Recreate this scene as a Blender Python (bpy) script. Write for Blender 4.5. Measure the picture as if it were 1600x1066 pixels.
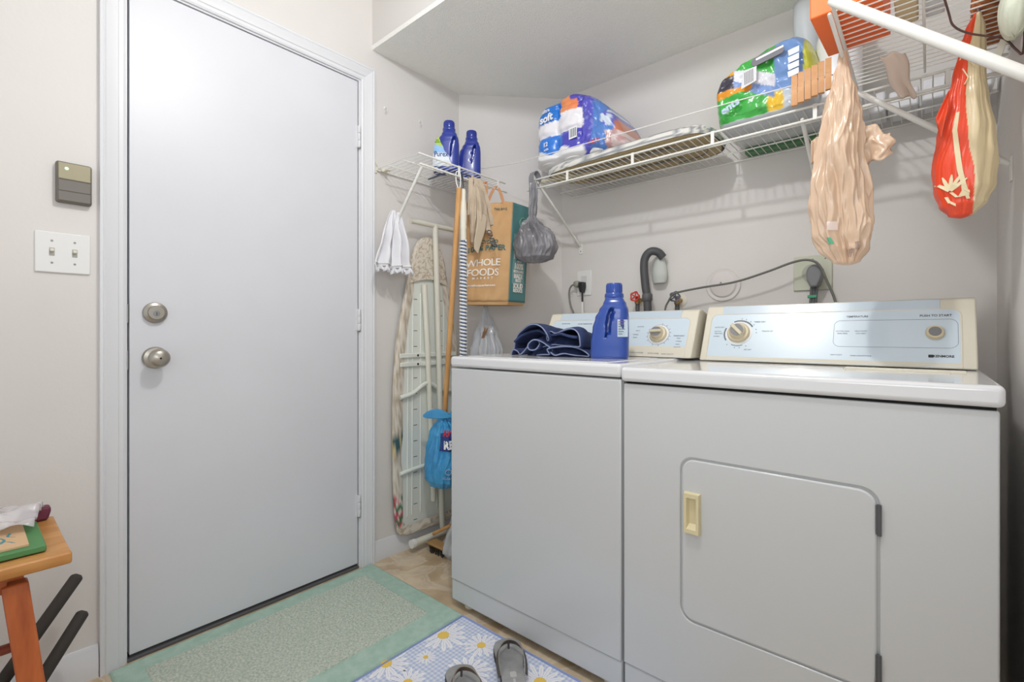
import bpy, bmesh, math, random
from mathutils import Vector, Matrix, noise
random.seed(4)
for o in list(bpy.data.objects): bpy.data.objects.remove(o)
scn = bpy.context.scene
COL = scn.collection
pi = math.pi; sin = math.sin; cos = math.cos

# ------------------------------------------------------------------ camera
cam_d = bpy.data.cameras.new('camera'); cam = bpy.data.objects.new('camera', cam_d); COL.objects.link(cam)
cam.location = (0, 0, 0.985); cam.rotation_euler = (pi/2, 0, 0.7155)
cam_d.sensor_fit = 'HORIZONTAL'; cam_d.sensor_width = 36; cam_d.lens = 36*750.3/1600
cam_d.shift_y = -(533-521.2)/1600; cam_d.clip_start = 0.02
scn.camera = cam
# ------------------------------------------------------------------ world, lamps, exposure
w = bpy.data.worlds.new('world'); scn.world = w; w.use_nodes = True
w.node_tree.nodes['Background'].inputs[0].default_value = (0.93, 0.97, 1.0, 1)
w.node_tree.nodes['Background'].inputs[1].default_value = 0.74
def point_lamp(name, loc, power, r, col=(1,1,1)):
    l = bpy.data.lights.new(name, 'POINT'); l.energy = power; l.shadow_soft_size = r; l.color = col
    o = bpy.data.objects.new(name, l); COL.objects.link(o); o.location = loc; return o
point_lamp('ceiling_bulb', (-0.58, 0.60, 2.27), 26, 0.03, (0.97, 0.985, 1.0))
ar = bpy.data.lights.new('added_fill_light', 'AREA'); ar.energy = 10; ar.shape = 'RECTANGLE'; ar.size = 0.8; ar.size_y = 0.8; ar.color = (0.97, 0.985, 1)  # added fill behind the camera, aimed up to brighten the nook and its ceiling
aro = bpy.data.objects.new('added_fill_light', ar); COL.objects.link(aro); aro.location = (0.1, -0.15, 1.35)
aro.rotation_euler = (-Vector((-0.30, 0.5, 0.6))).to_track_quat('Z', 'Y').to_euler()
vs = scn.view_settings; vs.view_transform = 'Standard'; vs.look = 'None'; vs.gamma = 1; vs.use_curve_mapping = False; vs.exposure = 0.0

# ------------------------------------------------------------------ helpers
def lin(c):
    return tuple(((x/255)/12.92 if x/255 <= .04045 else ((x/255+.055)/1.055)**2.4) for x in c)
MATS = {}
def mat(name, c, rough=.5, metal=0, var=0, vscale=8, bump=0, bscale=200, alpha=1, trans=0, coat=0, c2=None, painted=False, spec=.5, detail=3, stretch=None, sub=0):
    if name in MATS: return MATS[name]
    m = bpy.data.materials.new(name); MATS[name] = m; m.use_nodes = True
    nt = m.node_tree; b = nt.nodes['Principled BSDF']; L = nt.links.new
    b.inputs['Base Color'].default_value = (*lin(c), 1); b.inputs['Roughness'].default_value = rough
    b.inputs['Metallic'].default_value = metal; b.inputs['Specular IOR Level'].default_value = spec
    b.inputs['Alpha'].default_value = alpha; b.inputs['Transmission Weight'].default_value = trans
    b.inputs['Coat Weight'].default_value = coat; b.inputs['Coat Roughness'].default_value = .08
    if sub: b.inputs['Subsurface Weight'].default_value = sub; b.inputs['Subsurface Radius'].default_value = (.02,.02,.02)
    tc = nt.nodes.new('ShaderNodeTexCoord'); vec = tc.outputs['Object']
    if stretch:
        mp = nt.nodes.new('ShaderNodeMapping'); mp.inputs['Scale'].default_value = stretch; L(vec, mp.inputs[0]); vec = mp.outputs[0]
    if painted:
        a = nt.nodes.new('ShaderNodeVertexColor'); a.layer_name = 'Col'; L(a.outputs[0], b.inputs['Base Color'])
    elif var or c2:
        n = nt.nodes.new('ShaderNodeTexNoise'); n.inputs['Scale'].default_value = vscale; n.inputs['Detail'].default_value = detail
        L(vec, n.inputs['Vector'])
        r = nt.nodes.new('ShaderNodeValToRGB'); r.color_ramp.elements[0].position = .35; r.color_ramp.elements[1].position = .65
        if c2 is None: c2 = tuple(max(0, x*(1-var)) for x in c)
        r.color_ramp.elements[0].color = (*lin(c2), 1); r.color_ramp.elements[1].color = (*lin(c), 1)
        L(n.outputs[0], r.inputs[0]); L(r.outputs[0], b.inputs['Base Color'])
    if bump:
        n = nt.nodes.new('ShaderNodeTexNoise'); n.inputs['Scale'].default_value = bscale; n.inputs['Detail'].default_value = 4
        L(vec, n.inputs['Vector'])
        bp = nt.nodes.new('ShaderNodeBump'); bp.inputs['Strength'].default_value = bump; bp.inputs['Distance'].default_value = .004
        L(n.outputs[0], bp.inputs['Height']); L(bp.outputs[0], b.inputs['Normal'])
    return m
def emit(name, c, s):
    m = bpy.data.materials.new(name); m.use_nodes = True; b = m.node_tree.nodes['Principled BSDF']
    b.inputs['Emission Color'].default_value = (*lin(c), 1); b.inputs['Emission Strength'].default_value = s; return m

class MB:
    def __init__(s): s.v = []; s.f = []; s.c = []
    def add(s, vs, fs):
        n = len(s.v); s.v += [Vector(v) for v in vs]; s.f += [tuple(i+n for i in f) for f in fs]; return s
    def box(s, a, b, M=None):
        x0,y0,z0 = a; x1,y1,z1 = b
        vs = [Vector(p) for p in ((x0,y0,z0),(x1,y0,z0),(x1,y1,z0),(x0,y1,z0),(x0,y0,z1),(x1,y0,z1),(x1,y1,z1),(x0,y1,z1))]
        if M: vs = [M @ v for v in vs]
        return s.add(vs, [(0,3,2,1),(4,5,6,7),(0,1,5,4),(1,2,6,5),(2,3,7,6),(3,0,4,7)])
    def prism(s, poly, fmap, d0, d1):
        """polygon of 2-D points, fmap(x,y,d)->3-D"""
        n = len(poly); vs = [fmap(x,y,d0) for x,y in poly]+[fmap(x,y,d1) for x,y in poly]
        return s.add(vs, [tuple(range(n))[::-1], tuple(range(n,2*n))]+[(i,(i+1)%n,n+(i+1)%n,n+i) for i in range(n)])
    def tube(s, path, r, seg=10, closed=False, caps=True):
        P = [Vector(p) for p in path]; n = len(P); rs = r if isinstance(r, (list,tuple)) else [r]*n
        vs = []; prev = None
        for i,p in enumerate(P):
            if closed: t = P[(i+1)%n]-P[i-1]
            else: t = P[min(i+1,n-1)]-P[max(i-1,0)]
            t.normalize()
            if prev is None:
                u = t.orthogonal().normalized()
            else:
                u = (prev - t*prev.dot(t)); u = u.normalized() if u.length > 1e-6 else t.orthogonal().normalized()
            prev = u; w = t.cross(u)
            for k in range(seg): a = 2*pi*k/seg; vs.append(p+(u*cos(a)+w*sin(a))*rs[i])
        fs = []
        for i in range(n if closed else n-1):
            j = (i+1)%n
            for k in range(seg): fs.append((i*seg+k, i*seg+(k+1)%seg, j*seg+(k+1)%seg, j*seg+k))
        if caps and not closed: fs += [tuple(range(seg))[::-1], tuple(range((n-1)*seg, n*seg))]
        return s.add(vs, fs)
    def lathe(s, prof, seg=24, M=None, cap=True):
        vs = []
        for r,z in prof:
            for k in range(seg): a = 2*pi*k/seg; v = Vector((r*cos(a), r*sin(a), z)); vs.append(M @ v if M else v)
        fs = [(i*seg+k, i*seg+(k+1)%seg, (i+1)*seg+(k+1)%seg, (i+1)*seg+k) for i in range(len(prof)-1) for k in range(seg)]
        if cap: fs += [tuple(range(seg))[::-1], tuple(range((len(prof)-1)*seg, len(prof)*seg))]
        return s.add(vs, fs)
    def grid(s, f, nu, nv, closeu=False, cap0=False, cap1=False):
        cu = nu if closeu else nu+1
        vs = [f(i/nu, j/nv) for j in range(nv+1) for i in range(cu)]
        fs = [(j*cu+i, j*cu+(i+1)%cu, (j+1)*cu+(i+1)%cu, (j+1)*cu+i) for j in range(nv) for i in range(nu)]
        if cap0: fs.append(tuple(range(cu))[::-1])
        if cap1: fs.append(tuple(range(nv*cu, nv*cu+cu)))
        return s.add(vs, fs)
    def ribbon(s, path, wdir, w, t=.001):
        P = [Vector(p) for p in path]; n = len(P); vs = []
        for i,p in enumerate(P):
            tg = (P[min(i+1,n-1)]-P[max(i-1,0)]).normalized(); wd = Vector(wdir[i] if isinstance(wdir, list) else wdir).normalized()
            ww = w[i] if isinstance(w,(list,tuple)) else w
            nn = tg.cross(wd).normalized()
            for a,b in ((-1,-1),(1,-1),(1,1),(-1,1)): vs.append(p+wd*a*ww/2+nn*b*t/2)
        fs = [(i*4+k, i*4+(k+1)%4, i*4+4+(k+1)%4, i*4+4+k) for i in range(n-1) for k in range(4)]+[(3,2,1,0),(n*4-4,n*4-3,n*4-2,n*4-1)]
        return s.add(vs, fs)

ORG = {}
def origin(o): return ORG.get(o.name, Vector()) if o else Vector()
def build(mb, name, m, parent=None, smooth=True, paint=None, angle=40, bev=0, bseg=2, recenter=True):
    vs = mb.v
    if parent: off = origin(parent)
    elif recenter and vs:
        xs = [v.x for v in vs]; ys = [v.y for v in vs]; zs = [v.z for v in vs]
        off = Vector(((min(xs)+max(xs))/2, (min(ys)+max(ys))/2, min(zs)))
    else: off = Vector()
    me = bpy.data.meshes.new(name); me.from_pydata([v-off for v in vs], [], mb.f); me.validate()
    bm = bmesh.new(); bm.from_mesh(me); bmesh.ops.recalc_face_normals(bm, faces=bm.faces); bm.to_mesh(me); bm.free()
    if smooth:
        me.shade_smooth()
        me.set_sharp_from_angle(angle=math.radians(angle))
    me.materials.append(m)
    if paint:
        at = me.color_attributes.new('Col', 'FLOAT_COLOR', 'POINT')
        for i, v in enumerate(vs): at.data[i].color = (*lin(paint(v)), 1)
    o = bpy.data.objects.new(name, me); COL.objects.link(o)
    if parent: o.parent = parent
    else: o.location = off
    ORG[o.name] = off
    if bev:
        md = o.modifiers.new('bevel', 'BEVEL'); md.width = bev; md.segments = bseg; md.limit_method = 'ANGLE'; md.angle_limit = math.radians(35)
        md.harden_normals = False
    return o
def tag(o, label=None, cat=None, group=None, kind=None):
    if label: o['label'] = label
    if cat: o['category'] = cat
    if group: o['group'] = group
    if kind: o['kind'] = kind
    return o
def thing(name, loc, label, cat, group=None):
    o = bpy.data.objects.new(name, None); COL.objects.link(o); o.location = loc; o.empty_display_size = .05
    ORG[o.name] = Vector(loc); return tag(o, label, cat, group)
def struct(o): o['kind'] = 'structure'; return o
def copypart(src, parent, loc):
    c = src.copy(); COL.objects.link(c); c.parent = parent; c.location = loc; ORG[c.name] = origin(src); return c
def copy_tree(o, parent=None):
    c = o.copy(); COL.objects.link(c); c.parent = parent
    for ch in o.children: copy_tree(ch, c)
    return c
def text(s, size, fmap, name, m, parent, bold=0, depth=0.0006, align='CENTER', sp=1.0, shear=0, sub=0, extra=None):
    cu = bpy.data.curves.new('t', 'FONT'); cu.body = s; cu.size = size; cu.offset = bold*size; cu.extrude = depth; cu.align_x = align; cu.align_y = 'CENTER'
    cu.space_character = sp; cu.shear = shear; cu.resolution_u = 3
    to = bpy.data.objects.new('t', cu); COL.objects.link(to)
    bpy.context.view_layer.update()
    me = bpy.data.meshes.new_from_object(to.evaluated_get(bpy.context.evaluated_depsgraph_get()))
    bpy.data.objects.remove(to)
    mb = MB(); mb.v = [Vector(fmap(v.co.x, v.co.y, v.co.z)) for v in me.vertices]; mb.f = [tuple(p.vertices) for p in me.polygons]
    return build(mb, name, m, parent, smooth=False)
def frame(o, xd, yd):
    o = Vector(o); xd = Vector(xd).normalized(); yd = Vector(yd).normalized(); n = xd.cross(yd).normalized()
    return lambda x, y, d=0: o+xd*x+yd*y+n*d
def rrect(x0, y0, x1, y1, r, seg=6):
    if not isinstance(r, (list, tuple)): r = [r]*4
    pts = []
    for (cx, cy, a0, rr) in ((x1-r[0], y0+r[0], -90, r[0]), (x1-r[1], y1-r[1], 0, r[1]), (x0+r[2], y1-r[2], 90, r[2]), (x0+r[3], y0+r[3], 180, r[3])):
        for k in range(seg+1):
            a = math.radians(a0+90*k/seg); pts.append((cx+rr*cos(a), cy+rr*sin(a)))
    return pts
def smooth_path(pts, n=6, closed=False):
    P = [Vector(p) for p in pts]; out = []; N = len(P)
    for i in range(N if closed else N-1):
        if closed: a,b,c,d = P[i-1],P[i],P[(i+1)%N],P[(i+2)%N]
        else: a,b,c,d = P[max(i-1,0)],P[i],P[i+1],P[min(i+2,N-1)]
        for k in range(n):
            t = k/n
            out.append(.5*((2*b)+(c-a)*t+(2*a-5*b+4*c-d)*t*t+(3*b-a-3*c+d)*t**3))
    if not closed: out.append(P[-1])
    return out
def interp(tab, x):
    if x <= tab[0][0]: return tab[0][1:]
    for a, b in zip(tab, tab[1:]):
        if x <= b[0]:
            t = (x-a[0])/(b[0]-a[0]); t = t*t*(3-2*t)
            return tuple(p+(q-p)*t for p, q in zip(a[1:], b[1:]))
    return tab[-1][1:]
def nz(x, y, z, s=1): return noise.noise(Vector((x*s, y*s, z*s)))
def hide_gloss(): pass

# ------------------------------------------------------------------ materials

wallm = mat('painted_wall', (224,220,216), .75, bump=.12, bscale=60, var=.02, vscale=2)
ceilm = mat('textured_ceiling', (246,246,241), .9, bump=1.0, bscale=150)
trimm = mat('white_trim_paint', (222,223,226), .4)
doorm = mat('white_door_paint', (218,219,224), .38, var=.015, vscale=3)
floorm = mat('mottled_tile', (214,194,162), .4, c2=(182,158,126), vscale=9, detail=8)
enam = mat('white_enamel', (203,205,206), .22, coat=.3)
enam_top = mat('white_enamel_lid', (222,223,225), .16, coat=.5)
beige = mat('beige_plastic', (222,216,198), .4)
blueg = mat('pale_blue_panel', (196,210,220), .18, coat=.4)
bluel = mat('pale_blue_face', (205,220,230), .30, coat=.55)
dark = mat('dark_gap', (30,30,30), .8)
greyp = mat('grey_plastic', (128,128,130), .45)
dgrey = mat('dark_grey_rubber', (78,79,82), .5)
black = mat('black_plastic', (36,36,38), .45)
ink = mat('grey_ink', (110,118,126), .6)
inkb = mat('black_ink', (38,42,46), .5)
whitew = mat('white_vinyl_wire', (232,232,226), .35)
nickel = mat('satin_nickel', (176,170,160), .32, metal=.85)
steel = mat('steel', (150,150,150), .35, metal=.8)
brass = mat('brass', (170,140,90), .4, metal=.8)
cream = mat('cream_plastic', (226,222,206), .5)
white = mat('white_plastic', (232,232,230), .4)
nt_ = floorm.node_tree; bs_ = nt_.nodes['Principled BSDF']; old = bs_.inputs['Base Color'].links[0].from_socket
tc_ = nt_.nodes.new('ShaderNodeTexCoord'); n1_ = nt_.nodes.new('ShaderNodeTexNoise'); n1_.inputs['Scale'].default_value = 5.5; n1_.inputs['Detail'].default_value = 5; n1_.inputs['Distortion'].default_value = .8
nt_.links.new(tc_.outputs['Object'], n1_.inputs['Vector']); r_ = nt_.nodes.new('ShaderNodeValToRGB')
for p_, v_ in ((.52,0),(.55,.5),(.60,.12),(.63,.35),(.68,0)):
    e_ = r_.color_ramp.elements.new(p_); e_.color = (v_,v_,v_,1)
r_.color_ramp.elements[0].color = (0,0,0,1); r_.color_ramp.elements[-1].color = (0,0,0,1)
mx_ = nt_.nodes.new('ShaderNodeMixRGB'); mx_.inputs[2].default_value = (*lin((232,222,204)),1)
nt_.links.new(n1_.outputs[0], r_.inputs[0]); nt_.links.new(r_.outputs[0], mx_.inputs[0]); nt_.links.new(old, mx_.inputs[1]); nt_.links.new(mx_.outputs[0], bs_.inputs['Base Color'])
bluebot = mat('blue_bottle', (44,76,158), .28, coat=.3)
bluebot2 = mat('blue_bottle_dark', (40,58,150), .28, coat=.3)
denim = mat('navy_denim', (52,66,108), .9, c2=(38,50,88), vscale=30, bump=.3, bscale=500)
hemm = mat('denim_hem', (138,148,178), .9)
wood = mat('pole_wood', (214,164,104), .5, c2=(200,148,90), vscale=6, stretch=(8,8,1))
stoolw = mat('honey_wood', (208,152,88), .42, c2=(188,128,66), vscale=7, stretch=(5,1,5))
legw = mat('red_brown_wood', (192,102,50), .35, c2=(160,78,36), vscale=6, stretch=(8,8,1))
kraft = mat('kraft_paper', (205,165,118), .8, c2=(196,154,106), vscale=10, bump=.3, bscale=30)
teal = mat('teal_print', (84,134,134), .75, c2=(76,126,128), vscale=8)
canvas = mat('tan_canvas', (204,188,166), .9, c2=(188,170,148), vscale=20, bump=.4, bscale=300)
towelm = mat('white_cotton', (232,232,236), .9, bump=.2, bscale=300)
greenrug = mat('green_rug', (178,204,190), .95, c2=(164,194,178), vscale=40, bump=.6, bscale=350)
rugin = mat('green_rug_pile', (212,218,204), .95, c2=(170,184,170), vscale=150, bump=1, bscale=260)
ptd = mat('printed_film', (255,255,255), .25, painted=True, coat=.3)
ptm = mat('printed_matte', (255,255,255), .85, painted=True)
tanbag = mat('tan_plastic_bag', (228,198,170), .28, alpha=.88, var=.05, vscale=6, coat=.2)
greybag = mat('grey_plastic_bag', (146,145,150), .38, alpha=.86, coat=.15, var=.16, vscale=10)
clearbag = mat('clear_plastic_bag', (214,218,224), .22, alpha=.55, coat=.5)
bluebagm = mat('light_blue_bag', (72,168,222), .3, alpha=.94, coat=.3, c2=(60,150,208), vscale=8)
film = mat('clear_film', (235,238,242), .12, alpha=.16, coat=.6)
navy = mat('navy_print', (28,54,120), .5)
redp = mat('red_print', (196,36,50), .5)
whitep = mat('white_print', (240,240,240), .6)

# ------------------------------------------------------------------ room shell
XL = -1.81; YB = 2.055; XR = .154; HS = 2.205; HC = 2.45; CH0 = (XL, 1.67); CH1 = (-1.443, YB)
def slab(name, a, b, m):
    return struct(build(MB().box(a, b), name, m, smooth=False, recenter=False))
slab('floor', (XL-.12, -1.4, -.06), (1.6, YB+.12, 0), floorm)
# left wall with a door opening
DY0, DY1, DZ = .318, 1.112, 2.058
wl = MB().box((XL-.1, -1.4, 0), (XL, DY0, HC)).box((XL-.1, DY1, 0), (XL, CH0[1], HC)).box((XL-.1, DY0, DZ), (XL, DY1, HC))
struct(build(wl, 'wall_left', wallm, smooth=False, recenter=False))
struct(build(MB().prism([CH0, CH1, (CH1[0], YB+.1), (XL-.1, YB+.1), (XL-.1, CH0[1])], lambda x,y,d: Vector((x,y,d)), 0, HC), 'wall_corner', wallm, smooth=False, recenter=False))
slab('wall_back', (CH1[0], YB, 0), (XR+.1, YB+.1, HC), wallm)
slab('wall_right', (XR, .9, 0), (XR+.1, YB, HC), wallm)
slab('ceiling_1', (XL-.1, 1.165, HS), (XR+.1, YB+.1, HS+.02), ceilm)
struct(build(MB().box((XL, 1.165, HS+.02), (XR, 1.19, HC)), 'wall_soffit', wallm, smooth=False, recenter=False))
slab('ceiling_2', (XL-.1, -1.4, HC), (1.6, YB+.1, HC+.05), wallm)
# soffit face lower corner bead
# baseboards
def bboard(name, p0, p1, h, t=.012):
    p0 = Vector(p0); p1 = Vector(p1); d = (p1-p0).normalized(); n = Vector((d.y, -d.x, 0)); L = (p1-p0).length
    prof = [(0,0),(t,0),(t,h*.72),(t*.75,h*.78),(t*.7,h*.9),(t*.35,h),(0,h)]
    struct(build(MB().prism(prof, lambda x,y,dd: p0+n*x+Vector((0,0,y))+d*dd, 0, L), name, trimm, recenter=False))
bboard('baseboard_left', (XL, -1.4, 0), (XL, .262, 0), .092)
bboard('baseboard_nook', (XL, 1.171, 0), (XL, 1.67, 0), .085)
bboard('baseboard_corner', (XL, 1.67, 0), (CH1[0], CH1[1], 0), .085)
bboard('baseboard_back', (CH1[0], YB, 0), (XR, YB, 0), .085)
# door casing (profiled) : prof in (across, out)
CP = [(0,0),(0,.008),(.006,.011),(.016,.011),(.019,.014),(.034,.016),(.046,.020),(.050,.017),(.054,.020),(.060,.019),(.0605,0)]
def casing(name, f0, f1, m=trimm):
    n = len(CP); mb = MB().add([f0(a,b) for a,b in CP]+[f1(a,b) for a,b in CP], [tuple(range(n)), tuple(range(n,2*n))[::-1]]+[(i,i+1,n+i+1,n+i) for i in range(n-1)])
    return struct(build(mb, name, m, recenter=False, angle=20))
iy0, iy1, iz = .324, 1.108, 2.053
casing('trim_1', lambda a,b: Vector((XL+b, iy0-a, 0)), lambda a,b: Vector((XL+b, iy0-a, iz+a)))
casing('trim_2', lambda a,b: Vector((XL+b, iy1+a, 0)), lambda a,b: Vector((XL+b, iy1+a, iz+a)))
casing('trim_3', lambda a,b: Vector((XL+b, iy0-a, iz+a)), lambda a,b: Vector((XL+b, iy1+a, iz+a)))
# jamb lining inside the opening
jb = MB().box((XL-.1, DY0, 0), (XL+.001, .3285, DZ)).box((XL-.1, 1.1005, 0), (XL+.001, DY1, DZ)).box((XL-.1, .3285, 2.047), (XL+.001, 1.1005, DZ))
jb.box((XL-.1, .3285, .0), (XL-.045, .345, 2.047)).box((XL-.1, 1.085, 0), (XL-.045, 1.1005, 2.047)).box((XL-.1, .345, 2.03), (XL-.045, 1.085, 2.047))
struct(build(jb, 'trim_4', trimm, smooth=False, recenter=False))
struct(build(MB().box((XL-.1, .3285, 0), (XL+.004, 1.1005, .010)), 'trim_5', mat('threshold_grey', (92,92,94), .5), smooth=False, recenter=False, bev=.002))
# ------------------------------------------------------------------ door
dr = bpy.data.objects.new('door_1', None); COL.objects.link(dr); dr.location = (XL, .715, 0); ORG[dr.name] = Vector(dr.location); struct(dr)
dr['label'] = 'flat white painted door with satin knob and deadbolt'
build(MB().box((XL-.042, .334, .019), (XL-.001, 1.096, 2.043)), 'door_slab', doorm, dr, bev=.0015)
build(MB().box((XL-.038, .336, .0105), (XL-.006, 1.094, .019)), 'door_sweep', mat('sweep', (70,70,72), .7), dr, smooth=False)
MX = Matrix.Translation((0,0,0)) @ Matrix.Rotation(pi/2, 4, 'Y')
def onx(y, z, x=XL-.001): return Matrix.Translation((x, y, z)) @ Matrix.Rotation(pi/2, 4, 'Y')
db = build(MB().lathe([(.031,0),(.0325,.004),(.030,.012),(.022,.016),(.0205,.021),(.0005,.0215)], 32, onx(.397, 1.049)), 'deadbolt', nickel, dr)
build(MB().lathe([(.009,.0205),(.009,.023),(.0005,.0232)], 16, onx(.397,1.046)), 'keyhole', steel, db)
build(MB().box((XL+.0215, .3962, 1.040), (XL+.0228, .3978, 1.050)), 'key_slot', black, db, smooth=False)
kb = build(MB().lathe([(.033,0),(.034,.004),(.030,.010),(.014,.014),(.0125,.028),(.018,.034),(.0265,.042),(.0285,.051),(.026,.060),(.018,.066),(.0005,.068)], 32, onx(.397,.910)), 'door_knob', nickel, dr)
build(MB().lathe([(.003,.0675),(.003,.069),(.0003,.0691)], 10, onx(.397,.910)), 'lock_button', black, kb)
for hz in (1.81, 1.042, .262):
    h = MB()
    for k in range(3): h.lathe([(.0058,-.045+.030*k+.0008),(.0062,-.045+.030*k+.0016),(.0062,-.045+.030*k+.0284),(.0058,-.045+.030*k+.0292)], 12, Matrix.Translation((XL+.006, 1.099, hz)))
    h.box((XL-.002, 1.085, hz-.045), (XL+.0012, 1.099, hz+.045))
    ho = build(h, 'hinge', trimm, dr)
    build(MB().lathe([(.002,-.052),(.0055,-.048),(.0055,-.0445)], 10, Matrix.Translation((XL+.006, 1.099, hz))), 'hinge_pin', nickel, ho)
for z in (1.045, .905):
    build(MB().box((XL-.003, .3282, z-.028), (XL+.0018, .3312, z+.028)), 'strike_plate', steel, dr, smooth=False)

# ------------------------------------------------------------------ wall fittings on the left wall
op = thing('garage_opener_button', (XL, .2085, 1.40), 'grey and tan garage door opener control above the light switches', 'control')
build(MB().box((XL, .1715, 1.345), (XL+.020, .2465, 1.4575)), 'housing', mat('opener_grey', (112,106,98), .5), op, bev=.006, bseg=3)
build(MB().box((XL+.0195, .1765, 1.409), (XL+.0225, .2430, 1.4535)), 'push_bar', mat('opener_tan', (168,160,132), .45), op, bev=.003)
build(MB().box((XL+.0195, .1765, 1.377), (XL+.0215, .2430, 1.406)), 'button', mat('opener_btn', (120,114,108), .5), op, bev=.0015)
build(MB().box((XL+.0195, .1765, 1.350), (XL+.0215, .2430, 1.375)), 'button', MATS['opener_btn'], op, bev=.0015)
build(MB().lathe([(.0045,0),(.004,.0008),(.0003,.001)], 14, onx(.193, 1.438, XL+.0225) ), 'indicator_light', emit('green_led', (90,200,110), .8), op)
sw = thing('light_switch', (XL, .188, 1.207), 'white double toggle light switch plate beside the door casing', 'light switch')
build(MB().box((XL, .1315, 1.1515), (XL+.006, .2450, 1.2625)), 'plate', white, sw, bev=.003, bseg=3)
for y in (.165, .2115):
    build(MB().box((XL+.006, y-.0055, 1.197), (XL+.0066, y+.0055, 1.219)), 'slot', mat('slot_grey', (170,168,160), .6), sw, smooth=False)
    build(MB().box((XL+.004, y-.004, 1.2085), (XL+.014, y+.004, 1.2165)), 'toggle', cream, sw, bev=.0015)
    for z in (1.178, 1.238): build(MB().lathe([(.003,0),(.0022,.001),(.0003,.0012)], 10, onx(y, z, XL+.006)), 'screw', steel, sw)
for y, z, l in ((1.228, 1.972, 'small white cup hook on the left wall nearer the door casing'), (1.418, 1.975, 'small white cup hook on the left wall above the corner wire shelf')):
    hk = build(MB().lathe([(.006,0),(.006,.002),(.002,.003)], 12, onx(y, z+.006, XL)).tube(smooth_path([(XL,y,z+.006),(XL+.012,y,z+.006),(XL+.02,y,z-.002),(XL+.018,y,z-.014),(XL+.008,y,z-.014)],4), .0018, 8), 'cup_hook', white); tag(hk, l, 'hook', 'cup hooks on the left wall')

# ------------------------------------------------------------------ washer
def front_panel(poly, y0, y1): return MB().prism(poly, lambda x,z,d: Vector((x,d,z)), y0, y1)
WX0, WX1, FY, BYW = -1.305, -.624, 1.165, 1.82
ws = thing('washing_machine', ((WX0+WX1)/2, 1.48, 0), 'white top-loading washing machine with blue detergent bottle and denim on its lid', 'washer')
cab = MB().box((WX0, FY+.006, .026), (WX1, BYW, .862))
build(cab, 'cabinet', enam, ws, bev=.008, bseg=3)
# front skin: upper panel, groove, kick panel
build(front_panel([(WX0+.001,.101),(WX1-.001,.101),(WX1-.001,.8605),(WX0+.001,.8605)], FY, FY+.02), 'front_panel', enam, ws, bev=.004, bseg=3)
build(front_panel([(WX0+.001,.026),(WX1-.001,.026),(WX1-.001,.0992),(WX0+.001,.0992)], FY+.0028, FY+.02), 'kick_panel', enam, ws, bev=.005, bseg=3)
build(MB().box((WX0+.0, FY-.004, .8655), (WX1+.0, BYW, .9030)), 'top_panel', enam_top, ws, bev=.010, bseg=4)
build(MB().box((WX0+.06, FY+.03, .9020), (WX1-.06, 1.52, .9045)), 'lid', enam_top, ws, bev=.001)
for x in (WX0+.055, WX1-.055):
    for y in (FY+.045, BYW-.06):
        build(MB().lathe([(.020,0),(.021,.004),(.017,.010),(.008,.012),(.008,.027)], 16, Matrix.Translation((x,y,0))), 'leveling_foot', cream, ws)
def console(root, x0, x1, zb, y0, ztop, ytop, yback=1.80, capl=.045, capr=.045):
    a = math.atan2(ytop-y0, ztop-zb); S = math.hypot(ytop-y0, ztop-zb)
    up = Vector((0, sin(a), cos(a))); nn = Vector((0, -cos(a), sin(a)))
    fr = frame((0, y0, zb), (1,0,0), up)        # x, s, d(out)
    base = zb
    body = MB().prism([(y0,base),(y0+.001,base+.006),(ytop-.004,ztop-.006),(ytop+.002,ztop),(ytop+.03,ztop+.003),(yback,ztop-.045),(yback,base)], lambda y,z,d: Vector((d,y,z)), x0, x1)
    build(body, 'console_housing', beige, root, bev=.004, bseg=3)
    # blue strip along the top and pale face
    build(MB().prism([(x0+capl+.012,S-.030),(x1-capr-.012,S-.030),(x1-capr-.012,S-.001),(x0+capl+.012,S-.001)], fr, -.002, .0022), 'console_top_strip', blueg, root, bev=.001)
    build(MB().prism(rrect(x0+capl*.55, .004, x1-capr*.55, S-.031, [.003,.018,.018,.003]), fr, -.002, .0016), 'console_face', bluel, root, angle=20)
    # raised rounded rim between the caps and the face
    P = rrect(x0+capl*.5, .003, x1-capr*.5, S-.030, [.003,.020,.020,.003])
    build(MB().tube([fr(x,s,.0012) for x,s in P], .0014, 6, closed=True), 'face_rim', beige, root)
    return fr, S
def dial(root, fr, x, s, r, ang):
    sk = build(MB().prism([(x+(r+.006)*cos(2*pi*k/40), s+(r+.006)*sin(2*pi*k/40)) for k in range(40)], fr, .0015, .003), 'dial_ring', white, root)
    o0 = fr(x, s, .003); xd = fr(1,0,0)-fr(0,0,0); yd = fr(0,1,0)-fr(0,0,0); nd = xd.cross(yd)
    M = Matrix.Translation(o0) @ Matrix((xd, yd, nd)).transposed().to_4x4()
    kn = build(MB().lathe([(r,0),(r,.006),(r-.003,.010),(r*.74,.011),(r*.70,.022),(r*.62,.025),(.0005,.026)], 36, M), 'control_dial', mat('dial_beige', (214,200,168), .35), root)
    c, s_ = cos(ang), sin(ang)
    def rt(px, py): return (x+px*c-py*s_, s+px*s_+py*c)
    # grip bar with two dark cheeks
    build(MB().prism([rt(-r*.7,-r*.17), rt(r*.7,-r*.17), rt(r*.7,r*.17), rt(-r*.7,r*.17)], fr, .014, .036), 'grip', mat('dial_cream', (206,198,170), .3), kn, bev=.002)
    for sg in (1,-1):
        pts = [rt(r*.56*cos(t), sg*(r*.20+r*.38*abs(sin(t)))) for t in [pi*k/12 for k in range(13)]]
        build(MB().prism(pts, fr, .0255, .0292), 'grip_cheek', greyp, kn)
    return kn
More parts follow.
